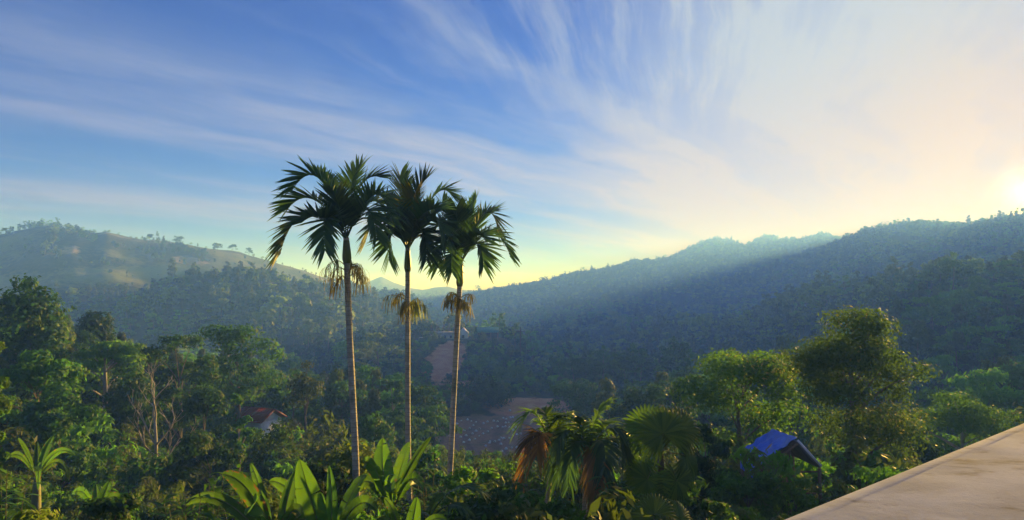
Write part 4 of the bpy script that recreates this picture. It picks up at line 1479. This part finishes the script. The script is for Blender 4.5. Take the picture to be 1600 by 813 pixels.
banana('banana plant with one broad upright glowing leaf in the foreground', 512, 9.8, 862,
       [(468, 716, 488, 790, -0.1, 62, 0.0, 2, -0.25), (514, 727, 524, 800, 0.3, 26, 0.02, 3, 0.5), (572, 742, 552, 752, 0.5, 34, 0.03, 8, -0.6), (420, 752, 462, 748, 0.3, 34, 0.05, 9),
        (590, 800, 560, 752, -0.3, 36, 0.06, 10, 0.9), (452, 835, 470, 775, -0.8, 40, 0.05, 8, -0.9), (500, 770, 505, 800, 0.6, 30)], 21)
banana('banana plant holding a leaf with a browned torn margin', 432, 9.4, 868,
       [(346, 741, 398, 742, -0.2, 42, 0.35, 4, -0.3), (384, 806, 408, 752, -0.6, 52, 0.05, 6, -0.8), (288, 790, 350, 742, 0.3, 30, 0.05, 10, 0.8), (462, 736, 446, 780, 0.5, 30, 0.03, 6), (392, 724, 412, 770, 0.8, 26, 0.03, 6),
        (470, 806, 455, 770, -0.3, 34, 0.03, 8, 1.0)], 22)
banana('ragged banana plant beside the middle palm trunk with one rolled leaf', 612, 11.6, 800,
       [(598, 684, 594, 745, 0.2, 46, 0.0, 14, 0.2), (674, 682, 634, 728, -0.2, 22, 0.15, 3, 0.9), (640, 690, 622, 735, 0.4, 42, 0.04, 10, -0.7), (566, 722, 588, 712, -0.3, 40, 0.04, 12, -0.8),
        (662, 768, 644, 715, -0.6, 34, 0.2, 14, 0.9), (548, 778, 578, 716, 0.3, 36, 0.06, 12, 0.8), (610, 770, 612, 728, -0.9, 40, 0.06, 12)], 23)
banana('small banana sucker with a pale pointed leaf at the bottom edge', 636, 8.8, 868,
       [(652, 776, 645, 815, -0.1, 32, 0.0, 1, 0.2), (600, 778, 618, 790, 0.2, 22, 0.03, 5, -0.7), (700, 816, 672, 790, 0.1, 22, 0.03, 6, 0.8), (584, 822, 608, 795, -0.2, 26, 0.05, 6, -0.8)], 24, 0.05)
banana('banana plant standing alone in the shade at the far left', 58, 19.5, 746,
       [(28, 684, 48, 705, 0.0, 18, 0.02, 6, -0.9), (84, 681, 68, 702, 0.3, 17, 0.03, 8, 0.9), (118, 712, 88, 684, -0.2, 15, 0.05, 10, 0.9), (108, 752, 96, 694, -0.6, 15, 0.08, 10, 1.2), (8, 722, 30, 688, 0.2, 15, 0.05, 9, -1.0),
        (60, 768, 62, 700, -0.9, 17, 0.25, 10), (14, 764, 26, 700, -0.4, 15, 0.1, 10, -1.2), (58, 690, 60, 715, 0.9, 15)], 25, 0.13)
banana('small banana plant low on the left behind the yellow-green bush', 152, 15.0, 815,
       [(172, 752, 160, 775, 0.1, 24, 0.03, 6, 0.6), (112, 772, 136, 752, 0.2, 24, 0.03, 9, -0.9), (192, 790, 174, 752, -0.4, 22, 0.05, 9, 1.0), (122, 806, 136, 765, -0.4, 22, 0.05, 9, -1.0), (150, 756, 152, 782, 0.5, 20)], 26, 0.08)


# ------------------------------------------------------------------ cane plants and shrubs
def cane_plant(label, px, py, D, seed, n_cane=9, h=1.3, leaf='leaf_bright', spread=0.5):
    """leafy canes with long lance leaves in two rows"""
    rng = random.Random(seed)
    p = W(px, py, D)
    g = hgt(p.x, p.y)
    root = empty('cane_plant', (p.x, p.y, g))
    tag(root, label, 'plant', 'leafy cane plants in the foreground')
    H = max(p.z - g, 0.8)
    for c in range(n_cane):
        th = rng.uniform(0, 6.28); q = rng.uniform(0.1, 1) * spread
        b0 = Vector((math.cos(th) * q * 0.3, math.sin(th) * q * 0.3, -0.1))
        tp = Vector((math.cos(th) * q, math.sin(th) * q, H * rng.uniform(0.75, 1.03)))
        pts = bez(b0, b0 + Vector((0, 0, H * 0.6)), tp, 10)
        cb = MB()
        cb.tube(pts, [0.012 * (1 - 0.6 * i / 9) for i in range(10)], 5, False)
        co = cb.build('cane', M['banana_stem'], root, True)
        lb = MB()
        plane = rng.uniform(0, 3.14)
        for i in range(11):
            t = 0.4 + 0.6 * i / 10
            f = t * 9; k = min(int(f), 8)
            pt = pts[k].lerp(pts[k + 1], f - k)
            sg = 1 if i % 2 else -1
            d = Vector((math.cos(plane) * sg, math.sin(plane) * sg, rng.uniform(0.3, 1.0))).normalized()
            wv = d.cross(Vector((0, 0, 1))).normalized()
            leaflet_strip(lb, pt, d, wv, rng.uniform(0.28, 0.45), rng.uniform(0.030, 0.045), rng.uniform(0.3, 0.9), rng.random(), 5)
        lo = lb.build('leaves', M[leaf], co)
        tag(lo, kind='stuff')


cane_plant('leafy canes between the browned banana leaf and the dark trees', 380, 728, 11.0, 31, 10)
cane_plant('leafy canes left of the browned banana leaf', 322, 752, 10.6, 32, 9)
cane_plant('leafy canes right of the ragged banana plant, below the rightmost palm', 668, 738, 12.0, 33, 9, leaf='leaf_mid')
cane_plant('leafy canes at the bottom left beside the round bush', 296, 782, 9.0, 34, 8, leaf='leaf_mid')
cane_plant('leafy canes at the lower left edge under the bright leafy tree', 12, 742, 10.5, 35, 10)
cane_plant('leafy canes left of the low dry palm', 800, 742, 12.0, 36, 8, leaf='leaf_mid')
cane_plant('leafy canes between the two fan palms and the green feather palm', 968, 748, 11.5, 37, 8, leaf='leaf_mid')


def shrub(label, px, top, wpx, D, style, leaf, n, size, seed, aspect=0.45):
    tree_at('shrub', label, px, top, wpx, D, style, leaf, n, size, 0.03, seed, group='shrubs on the near slope', cat='shrub', n_limb=7, rad=0.05, aspect=aspect, bark='bark_dark')


shrub('rounded yellow-green shrub behind the leftmost palm trunk', 540, 668, 120, 20, 'round', 'leaf_yellow', 5200, 0.17, 70)
shrub('yellow-green bush in the bottom left corner', 62, 782, 150, 8.2, 'spread', 'leaf_yellow', 3600, 0.10, 71)
shrub('yellow-green bush at the bottom, left of the banana plants', 252, 768, 130, 8.6, 'round', 'leaf_yellow', 3600, 0.10, 72)
shrub('bright leafy shrub just right of the rightmost palm foot', 738, 724, 110, 14.5, 'spread', 'leaf_bright', 4600, 0.13, 73)
shrub('dark shrub at the bottom centre below the bright leafy shrub', 760, 762, 150, 11, 'spread', 'leaf_dark', 4600, 0.11, 74)
shrub('leafy shrub at the bottom below the low dry palm', 852, 770, 120, 10.5, 'spread', 'leaf_mid', 4200, 0.11, 75)
shrub('dark shrub between green feather palm and low fan palm', 950, 780, 110, 10.5, 'spread', 'leaf_dark', 3800, 0.11, 76)
shrub('leafy shrub below the blue tarpaulin hut', 1168, 728, 130, 15.5, 'spread', 'leaf_mid', 4600, 0.12, 77)
shrub('bright shrub in front of the hut, left of the large tree trunk', 1246, 742, 70, 15, 'spread', 'leaf_bright', 2600, 0.12, 78)
shrub('shaded shrub between bottom left bushes and banana plants', 175, 762, 120, 11, 'spread', 'leaf_dark', 3800, 0.12, 79)
shrub('leafy shrub right of the low fan palm at the bottom edge', 1105, 775, 110, 9.5, 'spread', 'leaf_mid', 3600, 0.10, 80)
shrub('green shrub behind the canes, below the middle palm', 664, 700, 70, 24, 'spread', 'leaf_mid', 3200, 0.17, 81)
shrub('dark shrub in front of the yellow-green round shrub', 520, 722, 110, 16, 'spread', 'leaf_dark', 4200, 0.14, 82)


# ------------------------------------------------------------------ buildings
def building_site():
    D = 215
    z0 = -13.6
    X = lambda px: at(px, D)
    root = empty('unfinished_house', (X(693), D, z0))
    tag(root, 'unfinished flat roofed house with bare iron rods on the knoll', 'house')
    w = X(712) - X(674)
    b = MB(); b.box((0, 0, 0.55), (w * 0.94, 6.6, 1.6)); b.build('wall', M['plaster'], root)
    b = MB(); b.box((0, 0, 1.65), (w * 1.04, 7.4, 0.55)); b.build('roof_slab', M['slab'], root)
    b = MB(); b.box((0, 0, -0.6), (w * 1.0, 7.0, 0.69)); b.build('plinth', M['slab'], root)
    for i in range(4):
        x = -w * 0.36 + w * 0.72 * i / 3
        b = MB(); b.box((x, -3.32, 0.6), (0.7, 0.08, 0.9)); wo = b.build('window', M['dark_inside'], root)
        b = MB()
        for dx in (-0.4, 0.4):
            b.box((x + dx, -3.36, 0.6), (0.09, 0.12, 1.08))
        b.box((x, -3.36, 1.10), (0.71, 0.12, 0.09)); b.box((x, -3.36, 0.10), (0.71, 0.12, 0.09))
        b.build('frame', M['white_sheet'], wo)
    for i in range(5):
        for y in (-2.8, 2.6):
            x = -w * 0.45 + w * 0.9 * i / 4
            b = MB(); b.box((x, y, 2.1), (0.34, 0.34, 0.36)); co = b.build('column_stub', M['slab'], root)
            b = MB()
            hh = 1.6 + 0.9 * ((i * 7 + int(y)) % 3) / 2
            for dx in (-0.1, 0.1):
                for dy in (-0.1, 0.1):
                    b.tube([(x + dx, y + dy, 2.2), (x + dx + 0.03, y + dy, 2.2 + hh)], 0.028, 5)
            b.build('iron_rods', M['rust_iron'], co)
    # lean-to awning on its left
    a = empty('awning', (X(664), D - 1.5, z0))
    tag(a, 'small pale lean-to awning left of the unfinished house', 'awning')
    b = MB()
    b.box((0, 0, 0.35), (3.0, 3.0, 0.08), M=Matrix.Rotation(-0.14, 3, 'Y')); b.build('roof_sheet', M['white_sheet'], a)
    for sx in (-1.3, 1.3):
        for sy in (-1.3, 1.3):
            b = MB(); b.tube([(sx, sy, -1.0), (sx, sy, 0.33 + sx * 0.13)], 0.05, 6); b.build('post', M['wood'], a)
    # white gabled shed on its right
    s = empty('white_shed', (X(724), D + 1, z0))
    tag(s, 'small white gabled shed right of the unfinished house', 'shed')
    b = MB()
    hw, hl = 1.5, 2.2
    P = [(-hw, -hl, -0.9), (hw, -hl, -0.9), (hw, -hl, 1.6), (0, -hl, 3.0), (-hw, -hl, 1.6)]
    P += [(x, hl, z) for x, y, z in P]
    b.add([Vector(p) for p in P], [(0, 1, 2, 4), (5, 9, 7, 6), (0, 5, 6, 1), (1, 6, 7, 2), (0, 4, 9, 5)], [(4, 2, 3), (9, 8, 7)])
    b.build('wall', M['white_sheet'], s)
    for sg in (-1, 1):
        b = MB()
        ang = math.atan2(1.4, 1.5)
        b.box((sg * 0.86, 0, 2.36), (2.35, 5.0, 0.09), M=Matrix.Rotation(sg * ang, 3, 'Y'))
        b.build('roof_sheet', M['white_sheet'], s)
    b = MB(); b.box((0, -hl - 0.03, 0.1), (0.9, 0.06, 1.9)); b.build('door', M['dark_inside'], s)
    # teal roofed hut
    t = empty('teal_hut', (X(762), D + 1, z0))
    tag(t, 'open sided hut with a teal roof right of the knoll top', 'hut')
    hw = 3.2
    for sg in (-1, 1):
        b = MB()
        ang = math.atan2(1.5, 2.2)
        b.box((0, sg * 1.13, 2.62), (7.2, 2.75, 0.09), M=Matrix.Rotation(-sg * ang, 3, 'X'))
        b.build('roof_sheet', M['teal_roof'], t)
    for i in range(4):
        for sy in (-1.9, 1.9):
            x = -hw + 2 * hw * i / 3
            b = MB(); b.box((x, sy, 0.45), (0.16, 0.16, 2.9)); b.build('post', M['wood'], t)
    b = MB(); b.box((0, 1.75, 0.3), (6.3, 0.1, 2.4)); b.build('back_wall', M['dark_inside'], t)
    b = MB(); b.box((0, -1.75, -0.35), (6.1, 0.1, 0.8)); b.build('low_wall', M['wood'], t)


building_site()


def red_house():
    D = 62
    p = W(405, 640, D)
    g = hgt(p.x, p.y)
    r = empty('red_roofed_house', (p.x, p.y, g), math.radians(-24))
    tag(r, 'small house with a dull red metal roof, half hidden by trees', 'house')
    H = p.z - g
    e = H - 0.85
    hw, hl = 1.45, 1.3
    b = MB(); b.box((0, 0, e / 2 - 0.2), (2 * hw, 2 * hl, e + 0.4)); b.build('wall', M['white_sheet'], r)
    for sg in (-1, 1):
        b = MB()
        ang = math.atan2(0.9, hl + 0.3)
        R3 = Matrix.Rotation(-sg * ang, 3, 'X')
        L = math.hypot(0.9, hl + 0.3) + 0.15
        b.box((0, sg * (hl + 0.3) / 2, e + 0.5), (2 * hw + 0.9, L, 0.06), M=R3)
        ro = b.build('roof_sheet', M['red_roof'], r)
        for k in range(13):
            rb = MB()
            x = -hw - 0.4 + (2 * hw + 0.8) * k / 12
            rb.box(Vector((x, sg * (hl + 0.3) / 2, e + 0.5)) + R3 @ Vector((0, 0, 0.05)), (0.06, L, 0.05), M=R3)
            rb.build('roof_rib', M['red_roof'], ro)
    for sx in (-1, 1):
        b = MB()
        b.add([Vector((sx * hw, -hl, e)), Vector((sx * hw, hl, e)), Vector((sx * hw, 0, e + 0.78)), Vector((sx * (hw - 0.1), -hl, e)), Vector((sx * (hw - 0.1), hl, e)), Vector((sx * (hw - 0.1), 0, e + 0.78))],
              [(0, 1, 4, 3), (1, 2, 5, 4), (2, 0, 3, 5)], [(0, 2, 1), (3, 4, 5)])
        b.build('gable', M['white_sheet'], r)
    for x in (-0.75, 0.6):
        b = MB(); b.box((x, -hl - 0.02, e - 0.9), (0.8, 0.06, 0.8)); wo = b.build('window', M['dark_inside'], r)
        b = MB()
        for dx in (-0.44, 0.44):
            b.box((x + dx, -hl - 0.05, e - 0.9), (0.08, 0.1, 0.96))
        b.box((x, -hl - 0.05, e - 0.46), (0.8, 0.1, 0.08)); b.box((x, -hl - 0.05, e - 1.34), (0.8, 0.1, 0.08))
        b.build('frame', M['plaster'], wo)


red_house()


def tarp_hut():
    Pf = W(1245, 690, 19.0); Pb = W(1207, 676, 22.3)
    Rf = W(1282, 730, 18.7); Lf = W(1188, 732, 19.3)
    g = hgt(Pf.x, Pf.y)
    base = Vector((Pf.x, Pf.y, g))
    r = empty('tarpaulin_hut', base)
    tag(r, 'wooden hut with a bright blue tarpaulin over its roof', 'hut')
    Pf, Pb, Rf, Lf = Pf - base, Pb - base, Rf - base, Lf - base
    dv = Pb - Pf
    rng = random.Random(3)
    # tarpaulin: wrinkled sheet over the left slope, hanging over the eave
    n, m = 22, 22
    V, Q = [], []
    nrm = (Lf - Pf).cross(dv).normalized()
    if nrm.z < 0:
        nrm = -nrm
    for side in (0, 1):
        for i in range(n + 1):
            for j in range(m + 1):
                u = i / n * 1.16 - 0.05; v = j / m * 1.04 - 0.02
                p = Pf + (Lf - Pf) * min(u, 1.0) + dv * v
                if u > 1:
                    p += Vector((0, 0, -(u - 1) * 4.0)) + (Lf - Pf) * (u - 1) * 0.2
                wr = 0.035 * math.sin(v * 17 + u * 6) + 0.03 * math.sin(u * 13 + v * 9 + 1) + 0.02 * math.sin(v * 41 + u * 23) + rng.uniform(-.006, .006) - 0.09 * math.sin(math.pi * min(max(u, 0), 1)) * abs(math.sin(v * 9.4))
                V.append(p + nrm * (wr * (0.25 + 0.75 * min(max(u, 0) * 3, 1)) + 0.10 - 0.012 * side))
    o = 0
    for side in (0, 1):
        for i in range(n):
            for j in range(m):
                a = side * (n + 1) * (m + 1) + i * (m + 1) + j
                Q.append((a, a + 1, a + m + 2, a + m + 1))
    b = MB(); b.add(V, Q)
    to = b.build('tarpaulin', M['tarp'], r, True)
    # boarded roof under it and the bare right slope
    def slab(A, B, th, name, mat, parent):
        nn = (B - A).cross(dv).normalized()
        if nn.z < 0:
            nn = -nn
        P = [A, B, B + dv, A + dv]
        bb = MB(); bb.add([p for p in P] + [p - nn * th for p in P], [(0, 1, 2, 3), (7, 6, 5, 4), (0, 4, 5, 1), (1, 5, 6, 2), (2, 6, 7, 3), (3, 7, 4, 0)])
        return bb.build(name, M[mat], parent)
    slab(Pf, Lf, 0.04, 'roof_slope', 'wood', r)
    slab(Pf + Vector((0.02, 0, 0.02)), Rf, 0.05, 'roof_slope', 'slab', r)
    bb = MB(); bb.tube([Pf + Vector((0, -0.05, 0.05)), Rf + Vector((0, -0.05, 0.03))], 0.035, 6); bb.build('barge_board', M['white_sheet'], r)
    bb = MB(); bb.tube([Pf + Vector((0, -0.05, -0.06)), Lf + Vector((0, -0.05, -0.06))], 0.03, 6); bb.build('barge_board', M['wood'], r)
    for q in (Rf, Lf, (Rf + Lf) / 2):
        for k in (0.03, 0.97):
            tp = q + dv * k
            if q is not Rf and q is not Lf:
                tp = Vector((tp.x, tp.y, Pf.z + dv.z * k - 0.1))
            gz = hgt(tp.x + base.x, tp.y + base.y) - base.z
            bb = MB(); bb.tube([Vector((tp.x, tp.y, gz - 0.2)), tp - Vector((0, 0, 0.05))], 0.05, 7); bb.build('post', M['wood'], r)
    # rails and boards across the open gable
    for f, mt in ((0.10, 'wood'), (0.55, 'wood')):
        a = Lf.lerp(Rf, 0.0); c = Rf
        dz = Vector((0, 0.03, -f * 1.3))
        bb = MB(); bb.tube([a + dz, c + dz], 0.028, 6); bb.build('rail', M[mt], r)
    for k in range(9):
        t = (k + 0.5) / 9
        tp = Lf.lerp(Rf, t) + dv * 0.96
        gz = hgt(tp.x + base.x, tp.y + base.y) - base.z
        bb = MB(); bb.box(((tp.x), tp.y, (gz + tp.z) / 2), (0.17, 0.03, max(0.2, tp.z - gz))); bb.build('plank', M['wood'], r)


tarp_hut()


def utility_pole(label, px, top, D, arm_py):
    p = W(px, top, D)
    g = hgt(p.x, p.y)
    r = empty('utility_pole', (p.x, p.y, g))
    tag(r, label, 'pole')
    H = p.z - g
    b = MB(); b.tube([(0, 0, -0.4), (0, 0, H)], [0.2, 0.13], 8); b.build('post', M['bark_dark'], r)
    az = W(px, arm_py, D).z - g
    b = MB(); b.box((0, -0.18, az), (2.6, 0.12, 0.16)); ao = b.build('crossarm', M['bark_dark'], r)
    for x in (-1.1, -0.4, 0.4, 1.1):
        b = MB(); b.tube([(x, -0.18, az + 0.08), (x, -0.18, az + 0.34)], [0.06, 0.045], 6); b.build('insulator', M['slab'], ao)


utility_pole('dark utility pole with a crossarm right of the teal hut', 813, 511, 190, 518)


# ------------------------------------------------------------------ white sacks in rows on the field
def sacks():
    dots = [(75, 235), (140, 258), (207, 250), (247, 265), (297, 272), (375, 290), (420, 270), (485, 262), (525, 268), (585, 232), (617, 240), (660, 228), (685, 225),
            (95, 293), (268, 310), (230, 340), (338, 343), (463, 338), (525, 323), (578, 326), (610, 320), (612, 282), (643, 278), (55, 365), (115, 373), (173, 365),
            (297, 370), (425, 374), (260, 397), (372, 397), (135, 430), (193, 418), (330, 420), (167, 488), (227, 466), (287, 450), (400, 525), (440, 495), (445, 478),
            (497, 480), (540, 465), (562, 440), (592, 447), (650, 442), (687, 415), (732, 405), (767, 397), (517, 602), (570, 582), (617, 560), (678, 547), (730, 543),
            (562, 508), (472, 628), (657, 160), (700, 300), (720, 330), (655, 330), (690, 360)]
    rng = random.Random(4)
    b = MB()
    # a filled sack with a gathered neck
    prof = [(0.0, 0.0), (0.20, 0.0), (0.25, 0.06), (0.26, 0.16), (0.22, 0.27), (0.13, 0.34), (0.07, 0.37), (0.09, 0.41), (0.0, 0.42)]
    n = 10
    V, Q = [], []
    for i, (r, z) in enumerate(prof):
        for k in range(n):
            th = 2 * math.pi * k / n
            q = 1 + 0.10 * math.sin(3 * th + i)
            V.append(Vector((r * q * math.cos(th) * 1.15, r * q * math.sin(th), z)))
    for i in range(len(prof) - 1):
        for k in range(n):
            k2 = (k + 1) % n
            Q.append((i * n + k, i * n + k2, (i + 1) * n + k2, (i + 1) * n + k))
    b.add(V, Q)
    me = b.mesh('white_sack', M['sack'], True)
    for X, Y in dots:
        px, py = 700 + X / 6.778, 620 + Y / 6.778
        d = W(px, py, 100)
        D = 100 * (FIELD_Z / d.z)
        p = W(px, py, D)
        o = bpy.data.objects.new('white_sack', me)
        s = rng.uniform(0.55, 0.8)
        o.location = (p.x, p.y, hgt(p.x, p.y) - 0.01)
        o.scale = (s, s, s * rng.uniform(0.8, 1.1))
        o.rotation_euler = (0, 0, rng.uniform(0, 6.28))
        link(o)
        tag(o, 'small white sack standing in rows on the brown field', 'sack', 'white sacks on the field')


sacks()


# ------------------------------------------------------------------ balcony parapet in front of the camera
def parapet():
    def on_top(px, py):
        q = W(px, py, 1.0)
        return q * (-0.5 / q.z)
    A = on_top(1213, 813); d = (on_top(1600, 659) - A); d.z = 0; d.normalize()
    nrm = Vector((d.y, -d.x, 0))            # towards the house
    root = empty('concrete_parapet', (A.x, A.y, -1.62))
    tag(root, 'worn concrete parapet running across the lower right corner', 'parapet')
    off = Vector((A.x, A.y, -1.62))
    L0, L1 = -4.5, 9.0
    rng = random.Random(2)

    def extr(prof, name, mat, n=120, wob=0.002, close=True):
        """profile (across, z) swept along the parapet, with slightly worn edges"""
        V, Q, T = [], [], []
        m = len(prof)
        for i in range(n + 1):
            s = L0 + (L1 - L0) * i / n
            for j, (a, z) in enumerate(prof):
                e = wob * (math.sin(s * 7.3 + j) + math.sin(s * 17.1 + j * 2) * 0.6 + rng.uniform(-1, 1) * 0.5)
                V.append(Vector((A.x, A.y, 0)) + d * s + nrm * (a + e) + Vector((0, 0, z + e * 0.6)) - off)
        for i in range(n):
            for j in range(m):
                j2 = (j + 1) % m
                Q.append((i * m + j, i * m + j2, (i + 1) * m + j2, (i + 1) * m + j))
        b = MB(); b.add(V, Q)
        for e0 in (0, n):
            b.add([V[e0 * m + j] for j in range(m)], [], [(0, j, j + 1) for j in range(1, m - 1)])
        o = b.build(name, M[mat], root, True)
        return o
    z = -0.5
    extr([(0.0, z - 0.10), (0.0, z - 0.012), (0.003, z - 0.005), (0.010, z), (0.040, z + 0.0002), (0.044, z - 0.0002), (0.047, z - 0.0007), (0.050, z - 0.0007),
          (0.054, z - 0.0004), (0.20, z - 0.0004), (0.46, z - 0.002), (0.485, z - 0.004), (0.50, z - 0.02), (0.50, z - 0.10)], 'cap', 'concrete', 400, 0.0005)
    extr([(0.06, -1.62), (0.06, z - 0.102), (0.44, z - 0.102), (0.44, -1.62)], 'wall', 'plaster', 20, 0.0)
    # floor of the balcony and the house wall that carries it
    b = MB()
    V = []
    for s in (L0, L1):
        for a in (-0.06, 4.2):
            for zz in (-1.62, -1.80):
                V.append(Vector((A.x, A.y, 0)) + d * s + nrm * a + Vector((0, 0, zz - 0.002)))
    b.add(V, [(0, 2, 6, 4), (1, 5, 7, 3), (0, 4, 5, 1), (2, 3, 7, 6), (0, 1, 3, 2), (4, 6, 7, 5)])
    o = b.build('balcony_floor', M['slab']); tag(o, kind='structure', label='concrete balcony floor behind the parapet')
    b = MB()
    V = []
    for s in (L0 + 0.1, L1 - 0.1):
        for a in (0.25, 4.0):
            for zz in (-1.81, -5.5):
                V.append(Vector((A.x, A.y, 0)) + d * s + nrm * a + Vector((0, 0, zz)))
    b.add(V, [(0, 2, 6, 4), (1, 5, 7, 3), (0, 4, 5, 1), (2, 3, 7, 6), (0, 1, 3, 2), (4, 6, 7, 5)])
    o = b.build('house_wall', M['plaster']); tag(o, kind='structure', label='plastered lower wall of the house under the balcony')


parapet()
